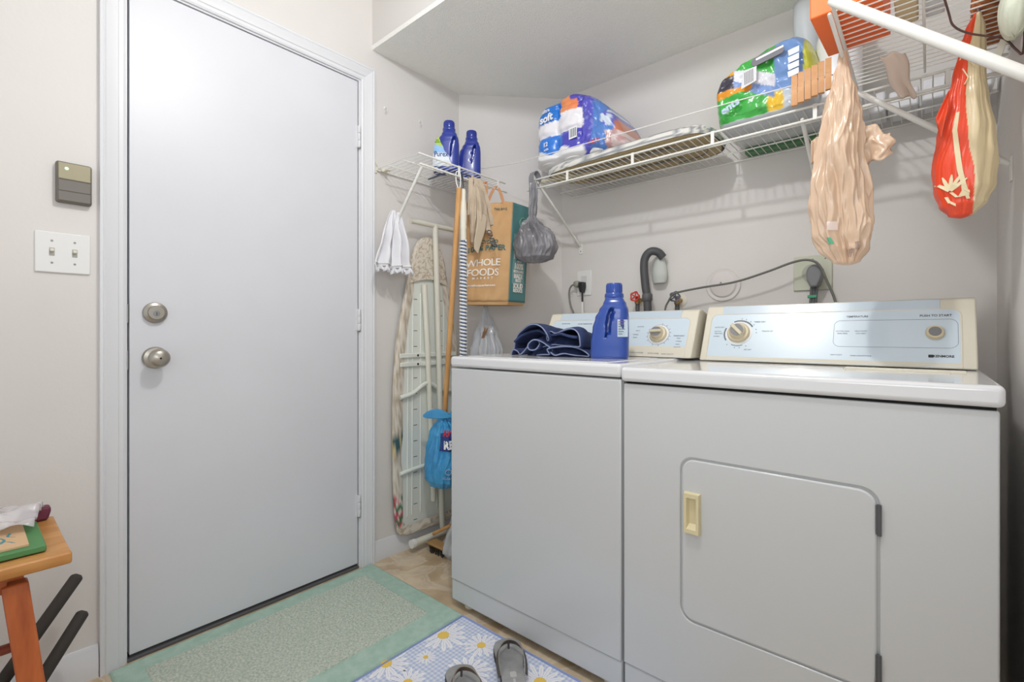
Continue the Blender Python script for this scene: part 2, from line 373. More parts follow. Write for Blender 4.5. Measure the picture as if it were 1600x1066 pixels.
def ticks(root, fr, x, s, r0, r1, angs, wd=.0009, m=ink):
    mb = MB()
    for a in angs:
        a = math.radians(a); u = Vector((cos(a), sin(a))); v = Vector((-u.y, u.x))
        q = [(x+u.x*r+v.x*e, s+u.y*r+v.y*e) for r,e in ((r0,-wd),(r1,-wd),(r1,wd),(r0,wd))]
        mb.prism(q, fr, .0016, .0020)
    build(mb, 'dial_markings', m, root, smooth=False)['kind'] = 'stuff'
def arc(root, fr, x, s, r, a0, a1, wd, m=ink):
    n = 20; a = [math.radians(a0+(a1-a0)*k/n) for k in range(n+1)]
    P = [(x+(r-wd)*cos(t), s+(r-wd)*sin(t)) for t in a]+[(x+(r+wd)*cos(t), s+(r+wd)*sin(t)) for t in a[::-1]]
    mb = MB(); N = len(a)
    for i in range(n): mb.prism([P[i],P[i+1],P[-2-i],P[-1-i]], fr, .0016, .0019)
    build(mb, 'dial_markings', m, root, smooth=False)
def lab(root, fr, s, x, y, size, m=ink, bold=.01, sp=1.0, align='CENTER', name='printed_text'):
    return text(s, size, lambda a,b,c: fr(x+a, y+b, .0018+c), name, m, root, bold=bold, depth=.0002, sp=sp, align=align)
fr, S = console(ws, -1.190, -.580, .904, 1.545, 1.064, 1.625, capl=.04, capr=.045)
sz = lambda z, zb=.904: (z-zb)*S/(1.064-.904)
dial(ws, fr, -.705, sz(.980), .030, math.radians(3))
ticks(ws, fr, -.705, sz(.980), .040, .044, [150,170,190,212,250,280,310,335,-8,12,30,55,80])
arc(ws, fr, -.705, sz(.980), .0385, 0, 360, .0004)
for s_, x, z, h in (('WATER LEVEL', -1.105, 1.023, .0065), ('WATER TEMPERATURE', -1.015, 1.021, .0065), ('COTTON', -.778, 1.008, .006), ('HEAVY', -.785, .994, .005), ('NORMAL', -.79, .980, .005), ('SHORT', -.79, .970, .005),
                ('PERMANENT', -.632, .976, .0065), ('PRESS', -.632, .968, .005), ('NORMAL', -.630, .958, .005), ('KNITS', -.632, .948, .005), ('DELICATE', -.632, .939, .005), ('HEAVY DUTY WASHER', -.78, .917, .0065), ('EXTRA RINSE', -.71, .916, .0065), ('SUPER CAPACITY', -.66, .915, .0055)):
    lab(ws, fr, s_, x, sz(z), h)

# ------------------------------------------------------------------ dryer
DX0, DX1 = -.618, .092
dy = thing('clothes_dryer', ((DX0+DX1)/2, 1.48, 0), 'white front-loading clothes dryer with a square door, right of the washer', 'dryer')
build(MB().box((DX0, FY+.006, .026), (DX1, 1.82, .852)), 'cabinet', enam, dy, bev=.006, bseg=3)
# front face as a frame around the door opening
ddx0, ddx1, ddz0, ddz1 = -.459, -.0765, .288, .6785
outer = [(DX0+.001,.106),(DX1-.001,.106),(DX1-.001,.8515),(DX0+.001,.8515)]
hole = rrect(ddx0-.0045, ddz0-.0045, ddx1+.0045, ddz1+.0045, .034, 8)
def frame_face(outer, hole, y0, y1):
    bm = bmesh.new()
    def ring(pts): 
        vs = [bm.verts.new((x, y0, z)) for x, z in pts]; return [bm.edges.new((vs[i], vs[(i+1)%len(vs)])) for i in range(len(vs))], vs
    e1, v1 = ring(outer); e2, v2 = ring(hole)
    bmesh.ops.triangle_fill(bm, edges=e1+e2, use_beauty=True)
    r = bmesh.ops.extrude_face_region(bm, geom=bm.faces[:])
    for v in r['geom']:
        if isinstance(v, bmesh.types.BMVert): v.co.y = y1
    bmesh.ops.recalc_face_normals(bm, faces=bm.faces)
    bm.verts.index_update()
    mb = MB(); mb.v = [v.co.copy() for v in bm.verts]; mb.f = [tuple(v.index for v in f.verts) for f in bm.faces]; bm.free(); return mb
build(frame_face(outer, hole, FY+.02, FY), 'front_panel', enam, dy, bev=.003, bseg=2)
build(front_panel([(DX0+.001,.026),(DX1-.001,.026),(DX1-.001,.1042),(DX0+.001,.1042)], FY+.0028, FY+.02), 'kick_panel', enam, dy, bev=.005, bseg=3)
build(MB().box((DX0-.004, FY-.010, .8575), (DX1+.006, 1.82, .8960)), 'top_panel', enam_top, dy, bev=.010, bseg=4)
build(MB().box((DX0+.006, FY+.010, .850), (DX1-.004, 1.80, .8580)), 'lid_gap', dark, dy, smooth=False)
dd = build(front_panel(rrect(ddx0, ddz0, ddx1, ddz1, .030, 8), FY-.001, FY+.016), 'dryer_door', enam, dy, bev=.004, bseg=3)
build(front_panel(rrect(ddx0-.004, ddz0-.004, ddx1+.004, ddz1+.004, .034, 8), FY+.012, FY+.019), 'door_gasket', mat('gasket', (60,60,62), .8), dy, smooth=False)
# recessed pull
px0, px1, pz0, pz1 = -.452, -.4125, .501, .600
pull = MB()
o4 = [(px0,pz0),(px1,pz0),(px1,pz1),(px0,pz1)]; i4 = [(px0+.008,pz0+.012),(px1-.008,pz0+.012),(px1-.008,pz1-.012),(px0+.008,pz1-.012)]; d4 = [(px0+.012,pz0+.024),(px1-.009,pz0+.024),(px1-.009,pz1-.015),(px0+.012,pz1-.015)]
vs_ = [(x,FY-.001,z) for x,z in o4]+[(x,FY-.013,z) for x,z in [(px0+.002,pz0+.002),(px1-.002,pz0+.002),(px1-.002,pz1-.002),(px0+.002,pz1-.002)]]+[(x,FY-.013,z) for x,z in i4]+[(x,FY-.0025,z) for x,z in d4]
pull.add(vs_, [(a*4+k, a*4+(k+1)%4, a*4+4+(k+1)%4, a*4+4+k) for a in range(3) for k in range(4)]+[(12,13,14,15)])
build(pull, 'pull_handle', mat('pull_beige', (220,208,168), .4), dd, angle=15)
for z in (.335, .625):
    hg = MB().box((ddx1-.002, FY-.004, z-.028), (ddx1+.006, FY+.004, z+.028)); hg.tube([(ddx1+.004, FY-.004, z-.030), (ddx1+.004, FY-.004, z+.030)], .0035, 8)
    build(hg, 'door_hinge', mat('hinge_grey', (88,88,90), .5), dd)
lt = build(MB().box((-.160, 1.452, .8945), (.062, 1.474, .9015)), 'lint_screen_handle', beige, dy, bev=.002)
build(MB().box((.035, 1.448, .8950), (.062, 1.456, .9005)), 'finger_tab', beige, lt, bev=.0015)
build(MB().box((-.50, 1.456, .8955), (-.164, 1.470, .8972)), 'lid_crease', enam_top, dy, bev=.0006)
for x in (DX0+.055, DX1-.055):
    for y in (FY+.045, 1.76):
        build(MB().lathe([(.020,0),(.021,.004),(.017,.010),(.008,.012),(.008,.027)], 16, Matrix.Translation((x,y,0))), 'leveling_foot', cream, dy)
fr, S = console(dy, -.566, .088, .898, 1.582, 1.074, 1.664, capl=.040, capr=.055)
sz = lambda z: (z-.898)*S/(1.074-.898)
dial(dy, fr, -.456, sz(.985), .033, math.radians(-45))
arc(dy, fr, -.456, sz(.985), .0435, 30, 115, .0022); arc(dy, fr, -.456, sz(.985), .0435, 155, 215, .0022); arc(dy, fr, -.456, sz(.985), .0435, 245, 290, .0012)
ticks(dy, fr, -.456, sz(.985), .049, .052, [85,70,52,35,15,2,232,262,278,300], .0012)
for s_, x, z, h, m_ in (('TIMED DRY', -.399, 1.020, .0065, ink), ('TOUCH UP', -.375, .991, .006, ink), ('AUTO DRY', -.517, 1.004, .006, ink), ('COTTON', -.521, .991, .0048, ink), ('PERM PRESS', -.518, .984, .0048, ink), ('NORMAL', -.523, .975, .0048, ink), ('AIR DRY', -.424, .934, .0058, ink),
                     ('TEMPERATURE', -.152, 1.031, .0075, inkb), ('PUSH TO START', .012, 1.030, .0085, inkb), ('COTTON HIGH', -.184, .9905, .0045, ink), ('HEAVY DUTY', -.142, .9905, .0045, ink), ('PERM PRESS', -.184, .984, .0045, ink), ('LOW HEAT', -.142, .984, .0045, ink),
                     ('HEAVY DUTY', -.195, .925, .0045, ink), ('SUPER CAPACITY PLUS', -.140, .924, .0045, ink)):
    lab(dy, fr, s_, x, sz(z), h, m_)
build(MB().prism(rrect(-.002, sz(.924), .008, sz(.931), .001), fr, .0016, .002), 'logo_mark', inkb, dy, smooth=False)
lab(dy, fr, 'KENMORE', .0265, sz(.9275), .0085, inkb, .03)
R1 = rrect(-.204, sz(.948), .054, sz(1.0205), .016)
build(MB().tube([fr(x,s,.0017) for x,s in R1], .0005, 4, closed=True), 'panel_outline', ink, dy)
o0 = fr(.011, sz(.985), .0016); xd = fr(1,0,0)-fr(0,0,0); yd = fr(0,1,0)-fr(0,0,0)
MM = Matrix.Translation(o0) @ Matrix((xd, yd, xd.cross(yd))).transposed().to_4x4()
sb = build(MB().lathe([(.019,0),(.0188,.006),(.0165,.011),(.0005,.0112)], 32, MM), 'start_button', MATS['dial_beige'], dy)
build(MB().lathe([(.0125,.0105),(.0125,.0125),(.0005,.0128)], 28, MM), 'button_cap', greyp, sb)

# ------------------------------------------------------------------ wall services behind the machines
def ony(x, z, y=YB): return Matrix.Translation((x, y, z)) @ Matrix.Rotation(pi/2, 4, 'X')
oo = thing('wall_outlet', (-1.302, YB, 1.24), 'small white wall outlet behind the left end of the washer', 'outlet')
build(MB().box((-1.345, YB-.006, 1.175), (-1.262, YB, 1.30)), 'plate', white, oo, bev=.003)
for z in (1.215, 1.26): build(MB().box((-1.320, YB-.008, z-.014), (-1.287, YB-.005, z+.014)), 'socket', mat('socket_white', (214,214,212), .5), oo, bev=.002)
bp = thing('power_plug', (-1.302, YB-.02, 1.215), 'black power plug and cord in the outlet above the washer', 'plug')
build(MB().prism([(-1.315,1.240),(-1.289,1.240),(-1.289,1.215),(-1.296,1.188),(-1.308,1.188),(-1.315,1.215)], lambda x,z,d: Vector((x,d,z)), YB-.042, YB-.008), 'plug_body', black, bp, bev=.004)
build(MB().tube([(-1.302, YB-.025, 1.19), (-1.301, YB-.025, 1.14)], .0045, 10), 'cord', black, bp)
build(MB().tube([(-1.301, YB-.025, 1.142), (-1.300, YB-.026, 1.0), (-1.30, YB-.03, .7)], .0065, 10), 'cord_sleeve', white, bp)
gp = thing('power_plug', (-1.345, YB-.02, 1.225), 'round grey plug with a looped grey cord, left of the black plug', 'plug')
build(MB().lathe([(.016,0),(.017,.01),(.015,.032),(.009,.037),(.0005,.038)], 20, ony(-1.332, 1.232, YB-.007)), 'plug_body', mat('plug_sage', (150,150,136), .5), gp)
build(MB().tube(smooth_path([(-1.336,YB-.04,1.230),(-1.362,YB-.035,1.222),(-1.377,YB-.03,1.19),(-1.368,YB-.03,1.13),(-1.345,YB-.03,1.07),(-1.335,YB-.03,.95)],6), .0045, 8), 'cord', mat('cord_grey', (136,134,130), .5), gp)
# laundry hose, bent over with a pale shield
hs = thing('drain_hose', (-.95, 2.0, 0), 'thick dark grey drain hose bent over into the wall behind the washer', 'hose')
build(MB().tube(smooth_path([(-.930,1.985,.75),(-.935,1.985,1.10),(-.946,1.985,1.20),(-.952,1.985,1.28),(-.945,1.985,1.322),(-.922,1.990,1.345),(-.895,2.005,1.340),(-.880,2.02,1.318)],8), .0175, 18), 'hose', dgrey, hs)
build(MB().lathe([(.0185,0),(.0225,.006),(.0225,.030),(.0185,.036)], 20, Matrix.Translation((-.937,1.985,1.125))), 'hose_collar', mat('collar_grey', (92,92,94), .5), hs)
sp = build(MB().lathe([(.0005,.0),(.030,.002),(.036,.012),(.038,.03),(.034,.05),(.022,.075),(.012,.09),(.0005,.092)], 24, Matrix.Translation((-.900,2.030,1.205)) @ Matrix.Diagonal((.95,.55,1.45,1))), 'standpipe_cover', mat('pale_cover', (196,200,194), .6)); tag(sp, 'pale oval pipe cover on the back wall behind the hose bend', 'pipe cover')
# valves
def valve(x, z, hm, name, label):
    t = thing(name, (x, YB-.03, z), label, 'valve')
    build(MB().lathe([(.011,0),(.013,.004),(.013,.012),(.009,.016),(.009,.032)], 14, Matrix.Translation((x,YB-.045,z-.032))), 'valve_body', brass, t)
    build(MB().tube([(x,YB,z-.012),(x,YB-.045,z-.012)], .009, 12), 'pipe_stub', brass, t)
    build(MB().lathe([(.026,0),(.026,.003),(.012,.008)], 20, ony(x, z-.012, YB)), 'escutcheon', cream, t)
    h = MB(); c = Vector((x, YB-.072, z)); N = 8
    R = [(c+Vector((.020*(1+.12*cos(5*a))*cos(a), 0, .020*(1+.12*cos(5*a))*sin(a)))) for a in [2*pi*k/40 for k in range(40)]]
    h.tube(R, .0035, 6, closed=True)
    for k in range(5): a = 2*pi*k/5; h.tube([c, c+Vector((.02*cos(a),0,.02*sin(a)))], .003, 6)
    h.tube([c, c+Vector((0,.03,-.006))], .005, 8)
    build(h, 'handwheel', hm, t)
    build(MB().tube(smooth_path([(x,YB-.045,z-.03),(x+.002,YB-.05,z-.10),(x+.006,YB-.06,z-.4)],5), .0095, 10), 'supply_hose', dgrey, t)
valve(-.812, 1.140, mat('handwheel_steel', (120,124,140), .3, metal=.6), 'water_valve', 'water valve with a ribbed metal handwheel above the washer console')
valve(-.995, 1.150, mat('handwheel_red', (200,66,60), .5), 'water_valve', 'water valve with a red handle half hidden by the detergent bottle')
dv = thing('vent_cover', (-.638, YB, 1.185), 'round white wall cover plate behind the grey cord', 'cover')
build(MB().lathe([(.068,0),(.069,.004),(.066,.006),(.060,.0045),(.054,.0045),(.048,.010),(.03,.0145),(.0005,.016)], 48, ony(-.638, 1.185)), 'cover_plate', mat('cover_white', (220,214,211), .6), dv, angle=15)
build(MB().lathe([(.004,.015),(.0035,.018),(.0003,.0185)], 10, ony(-.643, 1.192)), 'screw', steel, dv)
do = thing('dryer_outlet', (-.323, YB, 1.206), 'square almond dryer outlet plate on the back wall above the dryer', 'outlet')
build(MB().box((-.384, YB-.008, 1.143), (-.262, YB, 1.270)), 'plate', mat('almond', (205,207,188), .5), do, bev=.003)
build(MB().lathe([(.034,0),(.034,.006),(.0005,.0065)], 28, ony(-.322,1.205,YB-.007)), 'socket', mat('almond_dark', (180,182,166), .5), do)
for q in ((-.322,1.256),(-.283,1.256)): build(MB().lathe([(.003,0),(.0005,.0015)], 8, ony(q[0],q[1],YB-.008)), 'screw', steel, do)
dp = thing('dryer_plug', (-.313, 2.0, 1.19), 'grey dryer plug with heavy cord in the almond outlet', 'plug')
pc = [(-.335,1.205),(-.330,1.222),(-.315,1.232),(-.298,1.230),(-.286,1.216),(-.284,1.196),(-.292,1.170),(-.300,1.150),(-.322,1.150),(-.333,1.176)]
build(MB().prism(pc, lambda x,z,d: Vector((x,d,z)), YB-.062, YB-.014), 'plug_body', greyp, dp, bev=.007, bseg=3)
for k in (-1,0,1): build(MB().tube([(-.312+k*.008, YB-.04, 1.155), (-.318+k*.008, YB-.045, 1.05), (-.318+k*.008, YB-.05, .7)], .0045, 8), 'cord', mat('cord_dgrey', (96,98,100), .5), dp)
build(MB().box((-.332, YB-.051, 1.112), (-.303, YB-.036, 1.123)), 'cord_tie', mat('green_tie', (70,160,120), .5), dp, bev=.002)
gc = build(MB().tube(smooth_path([(-.86,1.975,.95),(-.852,1.975,1.08),(-.836,1.975,1.122),(-.812,1.97,1.150),(-.775,1.97,1.160),(-.69,1.975,1.172),(-.57,1.975,1.185),(-.457,1.975,1.215),(-.375,1.978,1.242),(-.325,1.975,1.246),(-.292,1.975,1.225),(-.268,1.975,1.165),(-.242,1.975,1.085),(-.225,1.975,.95)],7), .0042, 8), 'loose_cable', mat('loose_cord', (108,108,102), .5))
tag(gc, 'grey cable sagging along the back wall from water valve to dryer outlet', 'cable')

# ------------------------------------------------------------------ wire shelves
def wire_shelf(label, o, u, v, L, D, post_at, lowrail=(0,0), mid=(), deck_step=.0254, ext0=0, ext1=0):
    """o = front start corner, u along the front, v from front to wall"""
    o = Vector(o); u = Vector(u); v = Vector(v); Zv = Vector((0,0,1))
    t = thing('wire_shelf', o, label, 'shelf')
    def rail(s0, s1, d, dz, r, name='rail'):
        build(MB().tube([o+u*s0+v*d+Zv*dz, o+u*(s0+.004)+v*d+Zv*dz, o+u*(s1-.004)+v*d+Zv*dz, o+u*s1+v*d+Zv*dz], [r*.5,r,r,r*.5], 10), name, whitew, t)
    rail(-ext0, L+ext1, 0, 0, .0038, 'front_rail')
    rail(lowrail[0], L+lowrail[1], 0, -.040, .0042, 'front_rail')
    rail(0, L, D, -.003, .0032, 'back_rail')
    for m_ in mid: rail(0, L, m_, -.0045, .0028, 'support_rail')
    w0 = None; n = int(L/deck_step)
    for k in range(n+1):
        s = .008+k*deck_step
        if s > L: break
        if w0 is None:
            w0 = build(MB().tube([o+u*s+Zv*.003, o+u*s+v*D+Zv*.003], .0017, 5), 'deck_wire', whitew, t); w0.location = (0,0,0); s0 = s
        else: copypart(w0, t, u*(s-s0))
    for s in post_at:
        c = o+u*s
        M = Matrix.Translation(c) @ Matrix((u, v, Zv)).transposed().to_4x4()
        build(MB().box((-.0055,-.0045,-.043), (.0055,-.0008,.004), M), 'post', whitew, t, smooth=False)
    return t
def brace(t, a, b, r=.0062, foot=None):
    a = Vector(a); b = Vector(b)
    br = build(MB().tube([a, a+(b-a)*.02, a+(b-a)*.96, b], [r*.8, r, r, r*.7], 12), 'brace', whitew, t)
    if foot: build(MB().box(*foot), 'wall_clip', whitew, br, bev=.001)
    return br
bs = wire_shelf('long white wire shelf along the back wall above washer and dryer', (-1.372, 1.705, 1.678), (1,0,0), (0,1,0), 1.52, .342, (.205,.508,.808,1.11,1.41), (-.02,0), (.115,.23))
brace(bs, (-1.335,1.708,1.668), (-1.325,YB-.008,1.425), foot=((-1.335,YB-.004,1.385),(-1.315,YB,1.435)))
build(MB().lathe([(.003,0),(.0005,.002)], 8, ony(-1.325,1.398,YB-.004)), 'screw', dgrey, bs)
brace(bs, (-.297,1.708,1.648), (-.292,YB-.008,1.425), foot=((-.302,YB-.004,1.385),(-.282,YB,1.435)))
ss = wire_shelf('short white wire shelf on the left wall over the corner', (-1.515, 1.182, 1.695), (0,1,0), (-1,0,0), .515, .288, (.215,.46), (.006,.01), (.10,.2))
brace(ss, (-1.518,1.205,1.652), (-1.803,1.225,1.36), foot=((XL,1.215,1.32),(XL+.004,1.235,1.37)))
build(MB().tube(smooth_path([(XL+.004,1.183,1.70),(XL+.004,1.175,1.715),(XL+.012,1.178,1.72),(XL+.014,1.182,1.708)],4), .0025, 6).box((XL,1.172,1.68),(XL+.006,1.186,1.712)), 'wall_clip', cream, ss)
build(MB().box((XL+.004,1.21,1.690),(XL+.05,1.225,1.6915)).box((XL,1.20,1.688),(XL+.02,1.235,1.70)), 'wall_clip', cream, ss)
sd = wire_shelf('white wire shelf along the right wall seen from below', (-.157, 1.182, 1.690), (0,1,0), (1,0,0), .52, .305, (.27,), (.004,0), (.148,), deck_step=.0235)
brace(sd, (-.155,1.190,1.680), (.150,1.190,1.402), .0108, foot=((XR-.004,1.175,1.36),(XR,1.205,1.42)))
brace(sd, (-.155,1.700,1.680), (.150,1.700,1.402), .0075, foot=((XR-.004,1.685,1.36),(XR,1.715,1.42)))

# string line with clothespins
sl = build(MB().tube(smooth_path([(-1.783,1.690,1.812),(-1.460,1.686,1.774),(-1.31,1.684,1.769),(-.86,1.682,1.759),(-.53,1.680,1.753),(-.157,1.68,1.742)],8), .0019, 6), 'clothesline', whitew); tag(sl, 'thin white line stretched from the corner wall to the right shelf', 'line')
def clothespin(M, label, group, m=None, name='clothespin', cat='clothespin'):
    m = m or mat('pin_wood', (226,176,128), .6, c2=(214,160,110), vscale=30)
    t = thing(name, M.translation, label, cat, group)
    for s in (-1,1):
        P = [(-.036,.0045),(-.030,.0068),(.036,.0085),(.036,.0035),(.010,.0006),(-.010,.0018),(-.036,.0008)]
        build(MB().prism([(x, s*y) for x,y in P], lambda x,y,d: M @ Vector((d,y,x)), -.006, .006), 'prong', m, t)
    build(MB().tube([M @ Vector((-.006+.003*k*.5, .009*(1 if k%2 else -1), .002)) for k in range(9)], .0009, 5), 'spring', steel, t)
    return t
lbls = ['first wooden clothespin on the line, nearest the green pack', 'second wooden clothespin from the green pack on the line', 'third wooden clothespin from the green pack on the line', 'fourth wooden clothespin from the green pack on the line', 'fifth wooden clothespin from the green pack on the line', 'last wooden clothespin on the line, nearest the tan bag']
for k in range(6):
    x = -.311+k*.0175; M = Matrix.Translation((x, 1.672, 1.724+.004*k)) @ Matrix.Rotation(pi/2+.15, 4, 'Z') @ Matrix.Rotation(.07+.03*(k%2), 4, 'Y')
    clothespin(M @ Matrix.Rotation(pi/2, 4, 'Z') @ Matrix.Diagonal((1.3,1.25,1.28,1)), lbls[k], 'clothespins on the line')

# ------------------------------------------------------------------ detergent bottles
def bottle(label, loc, rot, sc, m, mirror=1, gx=-.002, gw=.014, name='detergent_bottle', cat='bottle'):
    t = thing(name, loc, label, cat, 'blue detergent bottles')
    M = Matrix.Translation(loc) @ Matrix.Rotation(rot, 4, 'Z') @ Matrix.Diagonal((sc*mirror, sc, sc, 1))
    tab = [(0,-.062,.056,.036),(.008,-.065,.060,.040),(.05,-.064,.060,.041),(.10,-.058,.060,.041),(.135,-.049,.060,.041),(.160,-.036,.058,.039),(.182,-.023,.051,.034),(.195,-.018,.044,.029),(.200,-.016,.040,.027),(.204,-.016,.040,.027)]
    # lens shaped grip recess to the right of centre
    def f(u, v):
        z = .204*v; x0,x1,dp = interp(tab, z); a = 2*pi*u; e = .62
        ca, sa = cos(a), sin(a)
        x = (x0+x1)/2+(x1-x0)/2*math.copysign(abs(ca)**e, ca); y = dp*math.copysign(abs(sa)**e, sa)
        zc = .118; h = .052; wz = 1-((z-zc)/h)**2
        if wz > 0:
            xc = gx+.010*(z-zc)/h; ww = gw*math.sqrt(wz)*(.75+.35*(z-zc)/h)
            q = 1-((x-xc)/max(ww,.001))**2
            if q > 0: y *= 1-.62*(lambda k: k*k*(3-2*k))(min(1, q*1.25))*min(1, wz*2.2)
        return M @ Vector((x, y, z))
    bd = build(MB().grid(f, 150, 90, True, True, True), 'bottle_body', m, t, angle=60)
    cx = .012
    build(MB().lathe([(.030,.200),(.031,.204),(.031,.212),(.028,.216)], 28, M @ Matrix.Translation((cx,0,0))), 'collar', m, t)
    cp = MB().lathe([(.0255,.214),(.0262,.217),(.0255,.246),(.0235,.2485),(.0005,.2485)], 28, M @ Matrix.Translation((cx,0,0)))
    for k in range(28): a = 2*pi*k/28; cp.tube([M @ Vector((cx+.0262*cos(a),.0262*sin(a),.219)), M @ Vector((cx+.0257*cos(a),.0257*sin(a),.243))], .0009*sc, 4)
    build(cp, 'cap', m, t)
    return t, M
b1, M = bottle('large blue detergent bottle standing on the washer lid', (-.775, 1.375, .9045), .42, .97, bluebot, 1)
build(MB().prism(rrect(.026,.072,.058,.128,.002), lambda x,z,d: M @ Vector((x, -.0413+.012*max(0,(x-.046)/.012)**2-d, z)), 0, .0006), 'label_sticker', mat('sticker', (196,212,224), .5), b1, smooth=False)
for k, zz in enumerate((.120,.112,.104,.096,.088,.080)):
    build(MB().box((.029,-.0428,zz), (.050-.004*(k%3),-.0420,zz+.0022), M), 'label_line', (redp if k==0 else ink), b1, smooth=False)
sd1, M1 = bottle('blue detergent bottle with a printed label, front of the pair on the corner shelf', (-1.625, 1.425, 1.700), .75, .92, bluebot2, 1, .032, .013)
sd2, M2 = bottle('blue detergent bottle without visible label, rear of the pair on the corner shelf', (-1.615, 1.555, 1.700), .75, .90, bluebot2, 1, .022, .012)
LP = [(-.061,.020),(-.012,.020),(-.010,.060),(-.018,.105),(-.034,.150),(-.052,.166),(-.061,.150)]
def lmap(x,z,d):
    e = max(0,(-x-.040)/.020); k = max(0,(z-.13)/.04); return M1 @ Vector((x, -.0415+.013*e*e+.004*k-d, z))
def strip_poly(poly, n=10):
    xs = [p[0] for p in poly]; return poly
LB = MB()
zs = [.020+.146*k/16 for k in range(17)]
def lx(z): 
    a = interp([(0.02,-.063,.030),(.06,-.0635,.016),(.105,-.0565,-.010),(.14,-.047,-.026),(.160,-.036,-.034)], z); return a
LB.grid(lambda u,v: lmap(lx(.02+.146*v)[0]*(1-u)+lx(.02+.146*v)[1]*u, .02+.146*v, .0012), 12, 24)
def lcol(v):
    p = M1.inverted() @ v; n_ = nz(p.x,p.z,0,60)
    if p.z > .118-.4*(p.x+.03): return (176,206,70)
    if p.z > .085: return (150+30*n_,190,235)
    if p.z > .045: return (228,236,246)
    return (214+20*n_,226,232)
build(LB, 'label', ptm, sd1, smooth=True, paint=lcol)
text('Purex', .034, lambda x,y,d: lmap(-.022+x*.85, .076+y, .0018+d*.2), 'printed_text', navy, sd1, bold=.02, depth=.0003)
text('30%\nMORE', .009, lambda x,y,d: lmap(-.040+x, .138+y, .0018+d*.2), 'printed_text', mat('green_ink',(40,110,40),.6), sd1, bold=.02, depth=.0003)

# ------------------------------------------------------------------ denim heap
dn = thing('folded_jeans', (-1.01, 1.43, .9045), 'crumpled navy denim trousers heaped on the washer beside the bottle', 'jeans')
def fold(path, y0, y1, th, name, m, wob=.01, seed=0, hem=True):
    P = smooth_path([(x,0,z) for x,z in path], 6); n = len(P); nv = 10
    def f(u, v):
        i = min(int(round(u*(n-1))), n-1); p = P[i]; y = y0+(y1-y0)*v
        w_ = wob*nz(p.x*14+seed, y*14, p.z*14); s = 1-.10*v*v
        cx = -1.01
        y += .008*nz(p.x*20, seed+3, p.z*20)
        return Vector((cx+(p.x-cx)*s+w_, y+.018*sin(i*.12+seed), .9045+max(.001,(p.z-.9045)*(1-.25*v*v)+w_*.8)))
    o = build(MB().grid(f, n-1, nv), name, m, dn, angle=180)
    md = o.modifiers.new('thick', 'SOLIDIFY'); md.thickness = th; md.offset = 0
    if hem: build(MB().tube([f(i/(n-1), 0)+Vector((0,-.001,0)) for i in range(n)], .0022, 6), 'hem', hemm, o)
    return o
fold([(-1.168,.912),(-1.172,.945),(-1.150,.980),(-1.110,1.004),(-1.062,1.014),(-1.022,1.004),(-1.000,.985),(-.997,.966),(-1.010,.958),(-1.020,.972),(-1.008,.990),(-.975,.985),(-.935,.996),(-.900,.998),(-.872,.985),(-.866,.955),(-.875,.938),(-.93,.942),(-.99,.945),(-1.04,.938)], 1.345, 1.52, .007, 'outer_fold', denim, .012, 1)
fold([(-1.150,.910),(-1.140,.927),(-1.122,.922),(-1.118,.911),(-1.105,.926),(-1.092,.950),(-1.066,.960),(-1.040,.950),(-1.046,.930),(-1.066,.928),(-1.072,.944),(-1.05,.962),(-1.02,.955),(-.99,.935),(-.985,.912)], 1.338, 1.50, .006, 'inner_fold', denim, .01, 4)
fold([(-1.055,.908),(-1.01,.909),(-.985,.915),(-.99,.932),(-.95,.940),(-.90,.938),(-.862,.925),(-.850,.908),(-.895,.907),(-.94,.915),(-.965,.910),(-.975,.922)], 1.345, 1.47, .006, 'lower_fold', denim, .008, 9)
def dm(u, v):
    a = 2*pi*u; r = v; x = -1.015+.145*r*cos(a); y = 1.445+.085*r*sin(a); z = .9045+.088*max(0,(1-r**3))*(1+.15*nz(x*18,y*18,2))
    return Vector((x,y,z))
build(MB().grid(dm, 48, 14, True), 'bundle', denim, dn, angle=180)
fold([(-1.160,.955),(-1.12,.985),(-1.06,.992),(-1.0,.975),(-.94,.985),(-.88,.968)], 1.342, 1.46, .008, 'crease_fold', denim, .014, 13, hem=False)

# ------------------------------------------------------------------ things on the back shelf
# table top ironing board
ib = thing('tabletop_ironing_board', (-.96, 1.86, 1.69), 'small ironing board with grid patterned cover lying on the back shelf', 'ironing board')
def ib_out(t):   # closed outline: rounded right end, tapering nose at left
    n = 64; pts = []
    return pts
IBP = [(-1.345,1.83),(-1.32,1.775),(-1.25,1.742),(-1.12,1.728),(-.9,1.722),(-.72,1.722),(-.64,1.735),(-.600,1.775),(-.588,1.86),(-.600,1.95),(-.64,2.00),(-.72,2.015),(-.9,2.015),(-1.12,2.005),(-1.25,1.97),(-1.32,1.91)]
O = [(p.x,p.y) for p in smooth_path([(x,y,0) for x,y in IBP], 6, True)]
def gridcov(v):
    a = (v.x*1.0) % .026; b = (v.y+v.z) % .026
    return (150,152,156) if (a < .005 or b < .005) else (222,220,214)
def rimf(u, v):
    i = int(round(u*len(O)))%len(O); x,y = O[i]; cx, cy = -.96, 1.868
    z = interp([(0,0,-.006),(.3,.004,.004),(.6,.0,.020),(.8,-.008,.026),(1,-.03,.028)], v)
    L_ = math.hypot(x-cx, y-cy); k = 1+z[0]/L_
    return Vector((cx+(x-cx)*k, cy+(y-cy)*k, 1.712+z[1]))
covm = mat('grid_cover', (255,255,255), .85, painted=True)
mb = MB(); mb.grid(rimf, len(O)*1, 10, True, False, True)
build(mb, 'cover', covm, ib, paint=gridcov, angle=60)
build(MB().prism([( -.96+(x+.96)*.975, 1.868+(y-1.868)*.93) for x,y in O], lambda x,y,d: Vector((x,y,d)), 1.704, 1.711), 'board_base', mat('hardboard', (190,170,128), .7), ib)
